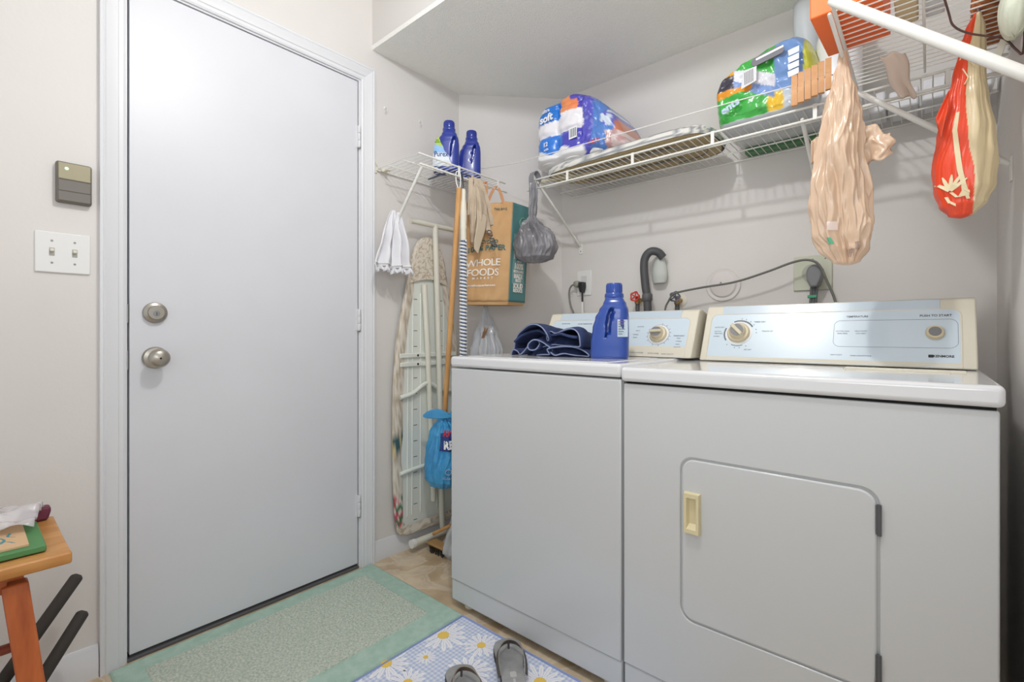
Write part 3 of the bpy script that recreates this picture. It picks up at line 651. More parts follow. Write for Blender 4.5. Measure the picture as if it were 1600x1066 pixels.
for y in (1.80, 1.93): build(MB().tube([(-1.2,y,1.699),(-.75,y,1.699)], .0045, 8), 'folded_leg', steel, ib)
build(MB().tube(smooth_path([(-.86,1.80,1.697),(-.80,1.78,1.692),(-.70,1.80,1.690),(-.64,1.87,1.689),(-.68,1.93,1.690),(-.78,1.95,1.69)],5), .0028, 6), 'drawstring', greyp, ib)
rod = build(MB().tube([(-1.405,1.80,1.700),(-1.395,1.80,1.700),(-1.10,1.84,1.700)], [.006,.0075,.0075], 12), 'wooden_rod', mat('pale_rod', (220,210,180), .6)); tag(rod, 'pale rod poking out of the left end of the back shelf', 'rod')

# toilet paper pack (rolls, printed bands, clear film)
tp = thing('toilet_paper_pack', (-1.14, 1.85, 1.742), 'blue and purple pack of toilet paper rolls on the small ironing board', 'toilet paper')
rollm = mat('tissue', (240,240,240), .9, bump=.2, bscale=150)
r0 = None
for i in range(3):
    for j in range(2):
        for k in range(2):
            if i == 2 and k == 1: continue
            x, y, z = -1.298+i*.124, 1.795+j*.122, 1.745+k*.118+ (0 if i<2 else -.0)
            if i == 2 and k == 1: z -= .0
            if r0 is None:
                r0 = build(MB().lathe([(.020,.0),(.052,0),(.059,.004),(.0605,.012),(.0605,.103),(.058,.111),(.052,.115),(.022,.115),(.020,.11),(.020,.0)], 32, Matrix.Translation((x,y,z)), cap=False), 'toilet_roll', rollm, tp); p0 = Vector((x,y,z))
            else: copypart(r0, tp, Vector((x,y,z))-p0)
SIL = [(-1.362,1.744),(-1.368,1.80),(-1.372,1.88),(-1.362,1.965),(-1.325,2.000),(-1.27,2.010),(-1.21,2.022),(-1.14,2.020),(-1.08,1.992),(-1.03,1.950),(-.98,1.888),(-.935,1.805),(-.925,1.752),(-.97,1.742),(-1.05,1.742),(-1.2,1.742)]
SP = [(p.x,p.z) for p in smooth_path([(x,0,z) for x,z in SIL], 8, True)]
tcx, tcz = -1.13, 1.88
def pack(SP, cx, cz, y0, y1, bulge, edge, wr):
    N = len(SP)
    prof = [(0,y0-bulge),(.1,y0-bulge),(.2,y0-bulge*.95),(.3,y0-bulge*.9),(.4,y0-bulge*.85),(.5,y0-bulge*.75),(.6,y0-bulge*.6),(.7,y0-bulge*.45),(.78,y0-bulge*.25),(.85,y0),(.91,y0+edge*.3),(.96,y0+edge*.7),(1,y0+edge*1.3),(1.0,(y0+y1)/2),(1,y1-edge),(.9,y1),(.5,y1),(0,y1)]
    # denser front
    pr = []
    for a,b in zip(prof, prof[1:]):
        k = 3 if a[0] < .9 and a[1] < (y0+y1)/2 else 2
        for i in range(k): pr.append((a[0]+(b[0]-a[0])*i/k, a[1]+(b[1]-a[1])*i/k))
    pr.append(prof[-1]); M_ = len(pr)-1
    def f(u, v):
        i = int(round(u*N))%N; x,z = SP[i]; s,y = pr[int(round(v*M_))]
        X_ = cx+(x-cx)*max(s,.004); Z_ = cz+(z-cz)*max(s,.004)
        d = wr(X_,Z_,y) * min(1, max(0,(1.25-s)*4))
        return Vector((X_, y+d, Z_))
    return MB().grid(f, N, M_, True)
def tpwr(x, z, y):
    if y > 1.85: return 0
    a = -.026*abs(sin(pi*(x+1.36)/.124))**.5+.012 if x < -1.11 else .012*nz(x*28,z*12,1)+.01*nz(x*60,z*30,4)
    b = .012*math.exp(-((z-1.862)/.012)**2)+.010*math.exp(-((z-1.978)/.010)**2)+.012*math.exp(-((z-1.745)/.010)**2) if x < -1.11 else 0
    return a+b+.004*nz(x*40,z*40,0)
def tpcol(v):
    x,z,y = v.x, v.z, v.y; n_ = nz(x*40,z*40,3); n2 = nz(x*12,z*12,8)
    xx = x+.01*n_
    if xx < -1.105:
        t_ = (x+1.37)/.26
        if z < 1.788+.012*sin(pi*(x+1.36)/.124*2): return (238,238,240)
        if z < 1.862: 
            c = (46,122,214) if xx < -1.205 else (76,72,182)
            if xx > -1.10: c = (70,60,160)
            return c
        if z < 1.915+.02*t_: return (236,234,238)
        if xx < -1.215: return (38,124,214) 
        if z < 1.945: return (238,234,238)
        if xx < -1.165: return (236,150,96)
        if z < 1.99 and xx < -1.13: return (238,140,90)
        return (74,70,180)
    if z < 1.80+.06*n2 and xx > -1.0: return (214,196,196) if n_ > 0 else (190,150,150)
    if xx > -.965 and z < 1.86: return (196,120,92)
    if xx < -1.06: return (88,86,190) if n_ > -.2 else (120,130,205)
    return (84,128,200) if n2 > -.05 else ((210,222,236) if n_ > .0 else (96,100,190))
wrap = build(pack(SP, tcx, tcz, 1.730, 1.985, .004, .03, tpwr), 'printed_wrap', ptd, tp, paint=tpcol, angle=180)
bc = frame((-1.142, 1.708, 1.838), (1,0,.08), (0,0,1))
build(MB().prism([(-.020,-.024),(.020,-.024),(.020,.024),(-.020,.024)], bc, 0, .001), 'barcode_panel', whitep, tp, smooth=False)
mb = MB()
for k in range(9): mb.prism([(-.015+k*.0036,-.018),(-.0135+k*.0036+.0006*(k%3),-.018),(-.0135+k*.0036+.0006*(k%3),.018),(-.015+k*.0036,.018)], bc, .001, .0014)
build(mb, 'barcode', ink, tp, smooth=False)
tf = frame((-1.285, 1.707, 1.950), (1,0,.1), (0,0,1))
text('ultra', .022, lambda x,y,d: tf(x+.0,y+.022,d), 'printed_text', whitep, tp, bold=.01); text('soft', .046, lambda x,y,d: tf(x+.002,y-.012,d), 'printed_text', whitep, tp, bold=.03)
text('12', .026, lambda x,y,d: tf(x-.002,y-.127,d), 'printed_text', whitep, tp, bold=.02); text('rolls', .014, lambda x,y,d: tf(x+.002,y-.15,d), 'printed_text', whitep, tp, bold=.01)
text('NEW', .022, lambda x,y,d: Vector((-1.035+x, 1.703-d, 1.772+y)), 'printed_text', redp, tp, bold=.03)

# paper towel pack
pt = thing('paper_towel_pack', (-.43, 1.86, 1.69), 'green and yellow wrapped pack of paper towels beside the clothespins', 'paper towels')
SIL = [(-.552,1.700),(-.570,1.76),(-.574,1.815),(-.560,1.860),(-.535,1.885),(-.49,1.905),(-.44,1.920),(-.39,1.938),(-.345,1.948),(-.300,1.930),(-.272,1.875),(-.262,1.81),(-.262,1.74),(-.275,1.695),(-.35,1.690),(-.45,1.690)]
SP2 = [(p.x,p.z) for p in smooth_path([(x,0,z) for x,z in SIL], 8, True)]
def ptwr(x, z, y):
    return (.016*nz(x*16+z*8,z*10,1)+.010*nz(x*40,z*40,4)) if y < 1.85 else 0
def ptcol(v):
    x,z = v.x, v.z; n_ = nz(x*30,z*30,3)
    q = (x+.57)/.31; r = (z-1.69)/.255
    if v.y > 1.90: return (210,214,216) if r < .3 else (70,170,80)
    if r < .08: return (200,206,212)
    if q < .32 and r < .42: return (64,176,72) if n_ > -.25 else (150,206,150)
    if q < .40 and .40 < r < .50: return (236,156,40)
    if q < .22 and .48 < r < .68: return (60,56,70)
    if q < .22 and r >= .68: return (230,170,50) if r < .8 else (110,196,70)
    d = r-(.62-.55*(q-.2))
    if .2 < q < .62 and -.14 < d < -.02: return (130,160,214)
    if .2 < q < .62 and -.02 <= d < .14: return (226,228,236)
    if .55 < q < .70 and r < .30: return (232,190,50)
    if q < .62: return (72,178,78) if n_ > -.3 else (52,156,62)
    if q < .88 and r > .25+.3*(.88-q): return (118,154,208)
    if q > .86 and r > .45: return (206,206,70)
    return (200,210,220)
build(pack(SP2, -.415, 1.815, 1.735, 2.0, .012, .04, ptwr), 'printed_wrap', ptd, pt, paint=ptcol, angle=180)
f2 = frame((-.375, 1.706, 1.880), (1,0,.18), (-.2,0,1))
# dark letter fragments and panels printed on the wrap
build(MB().prism(rrect(-.066,-.012,.030,.016,.012), f2, 0, .0015), 'letter_panel', mat('charcoal_print', (74,70,84), .4), pt)
build(MB().prism(rrect(-.052,.004,.030,.011,.003), f2, .0015, .0022), 'letter_stripe', whitep, pt)
f3 = frame((-.318, 1.704, 1.826), (1,0,.15), (-.12,0,1))
for k in range(4): build(MB().prism([(-.02+.003*k,-.036+.022*k),(.018-.001*(3-k)*3,-.036+.022*k),(.020-.001*(3-k)*3,-.018+.022*k),(-.02+.003*k,-.018+.022*k)], f3, 0, .0012), 'white_panel', mat('panel_w', (214,222,230), .4), pt, smooth=False)
f4 = frame((-.450, 1.702, 1.826), (1,0,.2), (-.15,0,1))
build(MB().prism([(-.026,-.026),(.022,-.022),(.030,.024),(-.012,.030)], f4, 0, .0012), 'barcode_panel', mat('silver_print', (200,202,206), .4), pt, smooth=False)
mb = MB()
for k in range(6): mb.prism([(-.014+k*.005,-.018),(-.011+k*.005,-.018),(-.006+k*.005,.022),(-.009+k*.005,.022)], f4, .0012, .0018)
build(mb, 'barcode', greyp, pt, smooth=False)
f5 = frame((-.520, 1.708, 1.750), (1,0,.45), (-.3,0,1))
text('ents', .036, lambda x,y,d: f5(x+.012,y-.002,d), 'printed_text', mat('pale_blue_print', (186,206,232), .5), pt, bold=.04)
# box with green stripe beneath, seen through the wires
cb = thing('carton', (-.42, 2.0, 1.683), 'flat white carton with a green edge under the paper towels', 'box')
# (kept low behind the pack)
build(MB().box((-.54,2.004,1.6835), (-.262,2.050,1.80)), 'carton_body', white, cb, bev=.003)
build(MB().box((-.541,2.003,1.6830), (-.261,2.051,1.705)), 'green_band', mat('green_band', (90,140,96), .5), cb)
for k,(x,y_) in enumerate(((.10,1.90),(.02,1.90),(-.06,1.91),(-.14,1.90))):
    b = build(MB().box((x-.036,y_,1.6835), (x+.036,y_+.12,1.74+.006*(k%2))), 'paper_packet', mat('packet_white', (222,224,228), .6), bev=.006)
    tag(b, ['white wrapped packet nearest the right wall on the back shelf','second white wrapped packet from the right wall on the back shelf','third white wrapped packet from the right wall on the back shelf','white wrapped packet farthest from the right wall on the back shelf'][k], 'packet', 'white packets on the back shelf')
# white jug and grey bottle standing at the right part of the back shelf
jug = thing('white_jug', (-.235, 1.84, 1.683), 'smooth white plastic jug standing behind the clothespins', 'jug')
def jf(u, v):
    z = v*.33; x0, x1, d = interp([(0,-.060,.060,.055),(.02,-.064,.064,.06),(.12,-.064,.066,.06),(.22,-.058,.064,.056),(.29,-.045,.050,.04),(.33,-.02,.02,.02)], z)
    a = 2*pi*u; c_,s_ = cos(a), sin(a); e = .7
    return Vector((-.222+(x0+x1)/2+(x1-x0)/2*math.copysign(abs(c_)**e,c_), 1.845+d*math.copysign(abs(s_)**e,s_), 1.684+z))
build(MB().grid(jf, 48, 24, True, True, True), 'jug_body', mat('gloss_white', (232,234,238), .25, coat=.3), jug, angle=180)
build(MB().lathe([(.024,.33),(.025,.345),(.023,.36),(.0005,.361)], 24, Matrix.Translation((-.222,1.845,1.684))), 'cap', white, jug)
gb = thing('grey_bottle', (-.330, 1.93, 1.683), 'pale grey plastic bottle with a dark hole, left of the white jug', 'bottle')
def gf(u, v):
    z = v*.46; r, d, cx = interp([(0,.022,.022,.045),(.02,.024,.024,.045),(.13,.024,.024,.036),(.21,.026,.026,.016),(.25,.034,.030,.004),(.38,.040,.034,-.006),(.46,.038,.034,-.008)], z)
    a = 2*pi*u; return Vector((-.318+cx+r*cos(a), 1.945+d*sin(a), 1.684+z))
build(MB().grid(gf, 32, 30, True, True, True), 'bottle_body', mat('pale_grey_plastic', (206,210,212), .35), gb, angle=180)
build(MB().lathe([(.006,0),(.006,.002),(.0005,.0021)], 14, ony(-.325, 1.915, 1.925)), 'hole', black, gb)

# ------------------------------------------------------------------ things on the right shelf
orange = mat('orange_card', (250,116,46), .5)
ob = thing('orange_box', (-.13, 1.38, 1.70), 'bright orange box overhanging the front of the right shelf', 'box')
Mo = Matrix.Translation((-.130,1.375,1.7005)) @ Matrix.Rotation(-.04, 4, 'Z')
build(MB().box((-.072,-.105,0), (.056,.098,.155), Mo), 'box_body', orange, ob, bev=.003)
build(MB().box((-.0735,-.07,.105), (-.0720,.06,.135), Mo), 'label_panel', whitep, ob, smooth=False)
build(MB().prism([(.02,.03),(.05,.028),(.07,.04),(.066,.075),(.04,.085),(.022,.07)], lambda x,y,d: Mo @ Vector((-.072-d,x,y)), 0, .0015), 'brown_patch', mat('brown_print', (168,92,58), .6), ob)
build(MB().box((.040,-.108,.05), (.0575,-.06,.150), Mo), 'yellow_corner', mat('yellow_print', (226,170,70), .5), ob)
tb = build(MB().box((-.058,1.235,1.696), (-.018,1.43,1.72)), 'kraft_folder', mat('tan_card', (214,192,152), .7), bev=.004); tag(tb, 'flat tan card lying on the right shelf behind the orange box', 'folder')
wb = build(MB().box((-.012,1.30,1.6955), (.03,1.40,1.73)).box((-.006,1.41,1.6955),(.026,1.44,1.715)), 'white_packet', mat('packet_white', (222,224,228), .6), bev=.006); tag(wb, 'small white packet on the right shelf beside the tan card', 'packet')
wk = thing('wicker_basket', (.115, 1.50, 1.70), 'orange-brown wicker basket on the right shelf against the wall', 'basket')
wkm = mat('wicker', (196,120,66), .7, c2=(150,84,40), vscale=40, bump=.6, bscale=120)
for k in range(16):
    y = 1.30+k*.024
    build(MB().tube(smooth_path([(.088,y,1.80),(.082,y,1.72),(.09,y,1.704),(.12,y,1.703),(.143,y,1.704),(.148,y,1.72),(.148,y,1.80)],3), .0085, 8), 'wicker_strand', wkm, wk)
build(MB().tube([(.085,1.29,1.80),(.148,1.29,1.80),(.148,1.675,1.80),(.085,1.675,1.80)], .008, 8, closed=True), 'rim', wkm, wk)
# wire hanger loop hanging down under the right shelf
hw = build(MB().tube(smooth_path([(.012,1.27,1.695),(.030,1.36,1.66),(.038,1.375,1.635),(.060,1.385,1.615),(.095,1.40,1.60),(.118,1.42,1.595),(.136,1.44,1.575),(.146,1.44,1.565),(.147,1.43,1.62),(.140,1.40,1.67),(.130,1.36,1.695)],6), .0022, 6), 'wire_hanger', mat('brown_wire', (92,66,62), .5)); tag(hw, 'thin dark wire hanger looped under the right shelf', 'hanger')
clothespin(Matrix.Translation((.121,1.470,1.615)) @ Matrix.Rotation(.3,4,'Y'), 'pale clothespin clipped below the right shelf near the wall', 'odd clothespins', cream)

# ------------------------------------------------------------------ hanging bags
def bag(root, name, m, tab, cx, cy, nu=96, nv=90, fold=.12, nf=9, seed=0, wrinkle=.004, paint=None, e=1.0, tw=0, lg=1.0, fq=1.0):
    """tab rows: z, dx, dy, rx, ry, foldamp ; from bottom to top"""
    z0, z1 = tab[0][0], tab[-1][0]
    def f(u, v):
        z = z0+(z1-z0)*v; dx, dy_, rx, ry, fa = interp(tab, z)
        a = 2*pi*u; ph = seed+2.2*nz(0,z*3,seed)+tw*v
        k = 1+fa*(sin(nf*a+ph)*.6+.5*sin((nf*1.7//1)*a-ph*1.7)+.6*nz(cos(a)*2,sin(a)*2,z*6+seed))
        ca, sa = cos(a), sin(a)
        a2 = a+.8*nz(z*5,seed,0); wv = wrinkle*(.6-2.4*abs(nz(cos(a2)*2.6*fq+seed,sin(a2)*2.6*fq,z*3.2*lg))-1.3*abs(nz(cos(a2)*5*fq,sin(a2)*5*fq+seed,z*7*lg))+.35*nz(cos(a)*11,sin(a)*11+seed,z*24))*min(1, rx/.045)
        return Vector((cx+dx+(rx*k+wv)*math.copysign(abs(ca)**e,ca), cy+dy_+(ry*k+wv)*math.copysign(abs(sa)**e,sa), z))
    o = build(MB().grid(f, nu, nv, True, True, False), name, m, root, angle=180, paint=paint)
    return o, f
# grey bag at the left end of the back shelf
g = thing('plastic_bag', (-1.333,1.69,1.30), 'knotted grey plastic bag hanging from left end of the back shelf', 'bag')
bag(g, 'bag_body', greybag, [(1.302,0,0,.02,.02,0),(1.306,0,0,.055,.05,.03),(1.325,0,0,.088,.075,.05),(1.365,.003,0,.104,.085,.05),(1.405,0,0,.100,.082,.06),(1.44,-.005,0,.078,.066,.10),(1.475,-.012,0,.042,.038,.20),(1.50,-.014,0,.018,.018,.30),(1.51,-.014,0,.013,.013,.30),(1.53,-.013,0,.017,.017,.25),(1.60,-.008,0,.019,.014,.25),(1.66,-.008,0,.018,.013,.25)], -1.333, 1.69, seed=2, nf=6, wrinkle=.012, nu=170, nv=130, lg=2.2)
build(MB().ribbon(smooth_path([(-1.352,1.690,1.655),(-1.350,1.686,1.69),(-1.345,1.695,1.712),(-1.34,1.712,1.708),(-1.335,1.722,1.68),(-1.338,1.71,1.655)],5), (1,0,.1), .028, .002), 'handle_loop', greybag, g)
for p in ([(-1.345,1.665,1.48),(-1.30,1.625,1.44),(-1.262,1.61,1.405),(-1.255,1.61,1.38)], [(-1.35,1.665,1.48),(-1.37,1.62,1.43),(-1.385,1.61,1.38),(-1.35,1.603,1.345)]):
    build(MB().tube(smooth_path(p,6), .0022, 5), 'crease', mat('crease_grey', (100,98,104), .5), g)
# tan bag on the right shelf's lower rail
tn = thing('plastic_bag', (-.162,1.42,1.15), 'long tan plastic bag hanging from the front rail of the right shelf', 'bag')
_, tf_ = bag(tn, 'bag_body', tanbag, [(1.150,.012,0,.010,.01,0),(1.156,.010,0,.028,.025,.03),(1.19,.008,0,.050,.042,.08),(1.23,.000,0,.060,.050,.07),(1.32,-.002,0,.063,.052,.09),(1.42,-.004,0,.056,.048,.12),(1.50,-.002,0,.046,.040,.16),(1.56,.0,0,.034,.030,.26),(1.60,.0,0,.024,.02,.30),(1.64,.002,0,.013,.012,.30),(1.662,.002,0,.010,.010,.2)], -.160, 1.40, seed=5, nf=2, wrinkle=.013, nu=200, nv=150, fq=.62, lg=1.2)
build(MB().ribbon(smooth_path([(-.156,1.40,1.60),(-.162,1.418,1.64),(-.166,1.43,1.665),(-.157,1.445,1.672),(-.150,1.44,1.65),(-.152,1.42,1.60)],5), (0,1,.1), .016, .0015), 'handle_loop', tanbag, tn)
build(MB().grid(lambda u,v: Vector((-.125+.062*u+.005*sin(9*v+4*u), 1.40+.012*sin(7*u)*v+.006*nz(u*6,v*6,1), 1.488-.115*v*(1-.62*u)-.006*sin(11*u)-.050*u)), 24, 18), 'bag_flap', tanbag, tn, angle=180).modifiers.new('t','SOLIDIFY').thickness = .001
build(MB().grid(lambda u,v: Vector((-.225+.034*u, 1.41+.01*sin(9*u), 1.47-.06*v+.01*sin(6*u))), 10, 8), 'bag_flap', tanbag, tn, angle=180).modifiers.new('t','SOLIDIFY').thickness = .001
def tmap(u0, z0):
    z_lo, z_hi = 1.150, 1.662
    def g_(x,y,d):
        u = (u0+x/(2*pi*.055))%1; v = (z0+y-z_lo)/(z_hi-z_lo); p = tf_(u,v); c_ = Vector((-.16,1.40,p.z)); return p+(p-c_).normalized()*(.002+d)
    return g_
build(MB().grid(lambda u,v: tmap(.665,1.205)((u-.5)*.020,(v-.5)*.016,0), 5, 5), 'green_mark', mat('green_mark', (96,176,140), .5), tn)
build(MB().grid(lambda u,v: tmap(.70,1.24)((u-.5)*.026,(v-.5)*.020,0), 5, 5), 'pale_mark', mat('pale_patch', (232,214,204), .3), tn)  # patch paler than the surrounding tan film
for q in ((.80,1.175),(.86,1.19)): build(MB().grid(lambda u,v: tmap(*q)((u-.5)*.020,(v-.5)*.018,0), 6, 6), 'grey_mark', mat('grey_mark', (168,144,130), .5), tn)
# orange and cream carrier bag
on = thing('carrier_bag', (.06,1.47,1.24), 'orange and cream plastic carrier bag hanging beside the right wall', 'bag')
def ocol(v):
    a = math.atan2(v.y-1.47, v.x-.062); s = (v.x-.062)
    return (238,78,44) if on_split(v) else (222,204,164)
def on_split(v):
    lim = interp([(1.24,.072),(1.33,.073),(1.40,.064),(1.50,.060),(1.58,.064),(1.70,.078)], v.z)[0]
    return v.x < lim and v.y < 1.50
orm = mat('carrier_film', (255,255,255), .38, painted=True, coat=.15)
_, of_ = bag(on, 'bag_body', orm, [(1.243,-.005,0,.004,.004,0),(1.249,-.004,0,.022,.018,.03),(1.275,-.002,0,.040,.032,.04),(1.31,.0,0,.051,.042,.05),(1.36,0,0,.055,.046,.05),(1.43,.002,0,.048,.040,.06),(1.50,.004,0,.036,.03,.08),(1.56,.008,0,.027,.024,.10),(1.62,.014,0,.021,.016,.15),(1.66,.018,0,.015,.010,.2),(1.69,.022,0,.006,.006,.2)], .058, 1.47, nu=200, nv=140, paint=ocol, wrinkle=.002, nf=5, seed=1)
build(MB().tube([(.081,1.47,1.688),(.083,1.47,1.715)], .003, 8), 'handle_cord', mat('purple_grey', (112,96,110), .6), on)
def omap(x, z, d=.0012):   # front of bag at world x, z
    v = (z-1.243)/(1.69-1.243); best = None
    lo, hi = .5, .75+.12
    b_ = min(range(40), key=lambda i: abs(of_(.45+.55*i/40, v).x-x)); p = of_(.45+.55*b_/40, v)
    return Vector((x, p.y-d, z))
crm = mat('cream_print', (236,220,180), .5)
# stylised white stem, hand-like blossom and lettering
mb = MB(); mb.ribbon([omap(x,z,.002) for x,z in ((.047,1.47),(.042,1.43),(.046,1.38),(.050,1.34),(.056,1.31),(.060,1.285))], (1,0,.1), [.006,.008,.009,.009,.008,.012], .001)
build(mb, 'stem_print', crm, on, smooth=False)
mb = MB()
for a in (-70,-48,-25,0,25): 
    a = math.radians(a+90+20); c0 = (.034,1.298)
    mb.ribbon([omap(c0[0]+r*cos(a), c0[1]+r*sin(a), .002) for r in (.002,.014,.026,.036)], (-sin(a),0,cos(a)), [.005,.007,.006,.002], .001)
build(mb, 'blossom_print', crm, on, smooth=False)
mb = MB()
for (x0,z0,x1,z1) in ((.056,1.30,.066,1.292),(.056,1.296,.050,1.284),(.060,1.29,.064,1.278),(.030,1.28,.044,1.268),(.028,1.288,.034,1.274),(.036,1.296,.046,1.284)): mb.ribbon([omap(x0,z0,.002),omap(x1,z1,.002)], (0,0,1) if abs(x1-x0)>abs(z1-z0) else (1,0,0), .006, .001)
build(mb, 'leaf_print', crm, on, smooth=False)
mb = MB()
for (x0,z0,x1,z1) in ((.048,1.585,.064,1.545),(.060,1.60,.074,1.565),(.048,1.585,.055,1.60),(.064,1.545,.058,1.53),(.054,1.60,.060,1.62)): mb.ribbon([omap(x0,z0,.002),omap((x0+x1)/2,(z0+z1)/2,.002),omap(x1,z1,.002)], (1,0,.3), .0022, .001)
build(mb, 'letter_print', crm, on, smooth=False)
build(MB().grid(lambda u,v: Vector((.010+.022*u+.010*v*(1-u), 1.435+.006*sin(5*v), 1.468-.050*v*(1-.3*u)+.055*u)), 8, 8), 'torn_flap', mat('orange_film', (238,84,48), .4), on, angle=180).modifiers.new('t','SOLIDIFY').thickness = .001
# pale green bag by the right wall at the top edge
pg = build(MB().grid(lambda u,v: Vector((.128+.024*(sin(pi*v)**.5)*cos(2*pi*u)+.0, 1.38+.06*(sin(pi*v)**.5)*sin(2*pi*u)+.004*sin(12*pi*u), 1.575+.11*v)), 32, 16, True), 'pale_cloth_bundle', mat('pale_green_cloth', (222,228,208), .9, bump=.3, bscale=80), angle=180); tag(pg, 'pale green cloth bundle hanging high against the right wall', 'cloth')
bsx = build(MB().grid(lambda u,v: Vector((-.094+.048*u*(1-.3*v)+.034*v+.003*sin(8*v), 1.49+.12*v+.02*u+.006*sin(7*u+3*v), 1.672-.072*v-.004*sin(9*u))), 14, 18), 'beige_rag', mat('beige_rag', (226,208,192), .8), angle=180); bsx.modifiers.new('t','SOLIDIFY').thickness = .002
tag(bsx, 'small beige rag dangling under the middle of the right shelf', 'cloth')

# ------------------------------------------------------------------ hanging on the corner shelf
# paper bag: four walls + base
pb = thing('paper_bag', (-1.50,1.61,1.12), 'brown paper shopping bag with teal side hanging in the corner', 'bag')
A,B_,C_,D_ = (-1.580,1.470),(-1.424,1.626),(-1.428,1.748),(-1.600,1.615)
def wallq(p, q, z0, z1, nu=24, nv=30, amp=.006, seed=0, skew0=0, skew1=0, top=None):
    p = Vector((*p,0)); q = Vector((*q,0)); n = Vector((q.y-p.y, -(q.x-p.x), 0)).normalized()
    def f(u, v):
        zt = z1+(top(u) if top else 0)
        z = z0+(zt-z0)*v; b = p.lerp(q, u)+n*amp*(nz(u*4+seed,v*5,seed)+.5*nz(u*9,v*11,seed+5))*min(1,6*u,6*(1-u))
        # lower left corner swings inwards a little
        return Vector((b.x+(v-.4)*skew0, b.y+(v-.4)*skew1, z))
    return f
bz0, bz1 = 1.128, 1.575
fA = wallq(A, B_, bz0, bz1, amp=.012, seed=1, skew0=.02, skew1=.01, top=lambda u: -.05*(1-u)**3)
fB = wallq(B_, C_, bz0, bz1, amp=.002, seed=2, skew0=.02, skew1=.01)
fC = wallq(C_, D_, bz0, bz1, amp=.004, seed=3, skew0=.02, skew1=.01); fD = wallq(D_, A, bz0, bz1, amp=.004, seed=4, skew0=.02, skew1=.01)
build(MB().grid(fA, 30, 36), 'front_panel', kraft, pb, angle=50).modifiers.new('t','SOLIDIFY').thickness = .0008
build(MB().grid(fB, 16, 36), 'side_panel', teal, pb, angle=50).modifiers.new('t','SOLIDIFY').thickness = .0008
build(MB().grid(fC, 12, 20), 'back_panel', kraft, pb, angle=50).modifiers.new('t','SOLIDIFY').thickness = .0008
build(MB().grid(fD, 12, 20), 'gusset_panel', kraft, pb, angle=50).modifiers.new('t','SOLIDIFY').thickness = .0008
q = [fA(0,0), fA(1,0), fB(1,0), fC(1,0)]; lo = [p+Vector((0,0,-.012)) for p in q]; c_ = sum(q, Vector())/4
build(MB().add(q+[c_+(p-c_)*.93+Vector((0,0,-.014)) for p in q], [(0,1,5,4),(1,2,6,5),(2,3,7,6),(3,0,4,7),(4,5,6,7)]), 'bag_base', kraft, pb, smooth=False)
def onf(f, W, H, u0, v0, d0=.0025):
    def g_(x,y,d):
        u = u0+x/W; v = v0+y/H; p = f(max(0,min(1,u)),v); e_ = (f(min(1,u+.02),v)-f(max(0,u-.02),v)).normalized(); n = e_.cross(Vector((0,0,1))); return p+n*(d0+d)
    return g_
mkA = lambda u,v: onf(fA,.2206,bz1-bz0,u,v); mkB = lambda u,v: onf(fB,.122,bz1-bz0,u,v)
tinkm = mat('teal_ink', (84,116,112), .7); gk = mat('white_ink', (236,230,220), .7)
text('RECYCLED', .021, mkA(.50,.605), 'printed_text', tinkm, pb, bold=.03); text('100% PAPER', .033, mkA(.50,.545), 'printed_text', tinkm, pb, bold=.03)
text('WHOLE', .045, mkA(.45,.395), 'printed_text', gk, pb, bold=.015, sp=.92); text('FOODS', .045, mkA(.45,.295), 'printed_text', gk, pb, bold=.015, sp=.95); text('M  A  R  K  E  T', .014, mkA(.45,.238), 'printed_text', gk, pb, bold=.03)
text('wholefoodsmarket.com', .0135, mkA(.42,.165), 'printed_text', gk, pb, bold=.03)
text('THIS BAG', .014, mkA(.75,.93), 'printed_text', tinkm, pb, bold=.01)
build(MB().grid(lambda u,v: mkB(.5,.44)((u-.5)*.090,(v-.5)*.225-.02*0,-.0012), 8, 14), 'pale_column', mat('pale_teal', (120,160,160), .75), pb)
for s_, v_, h_ in (('MADE FROM', .665, .011), ('MINIMUM', .630, .012), ('100%', .572, .037), ('RECYCLED', .515, .019), ('PAPER', .462, .032), ('AND IS', .415, .012), ('100%', .365, .037), ('RECYCLABLE', .313, .015), ('MADE', .265, .029), ('RICCI', .222, .018), ('SOLID', .165, .031), ('REDUCE', .118, .022)):
    text(s_, h_, (lambda g_: (lambda x,y,d: g_(x*.82,y,d)))(mkB(.50, v_)), 'printed_text', gk, pb, bold=.04)
ring = [mkB(.62,.82)(.022*cos(t),.022*sin(t),0) for t in [2*pi*k/24 for k in range(24)]]
build(MB().tube(ring, .0015, 5, closed=True), 'emblem', mat('emblem_green', (150,190,160), .7), pb)
build(MB().ribbon([mkB(.62,.82)(x,y,.0) for x,y in ((-.004,-.016),(.002,-.004),(.0,.006),(.006,.014))], (1,0,0), [.003,.010,.012,.002], .001), 'emblem', MATS['emblem_green'], pb)
for (u0,u1,yy,hh) in ((.10,.42,1.552,1.668),(.45,.80,1.63,1.672)):
    a_ = fA(u0,.96); b_ = fA(u1,.99); mid_ = Vector((-1.514, yy, 1.664))
    build(MB().ribbon(smooth_path([a_, a_.lerp(mid_,.6)+Vector((0,-.008,0)), mid_+Vector((0,-.004,0)), mid_+Vector((0,.012,0)), b_.lerp(mid_,.55)+Vector((0,.012,0)), b_],6), (.7,.7,0), .014, .0016), 'handle', mat('kraft_handle', (196,144,104), .8), pb)
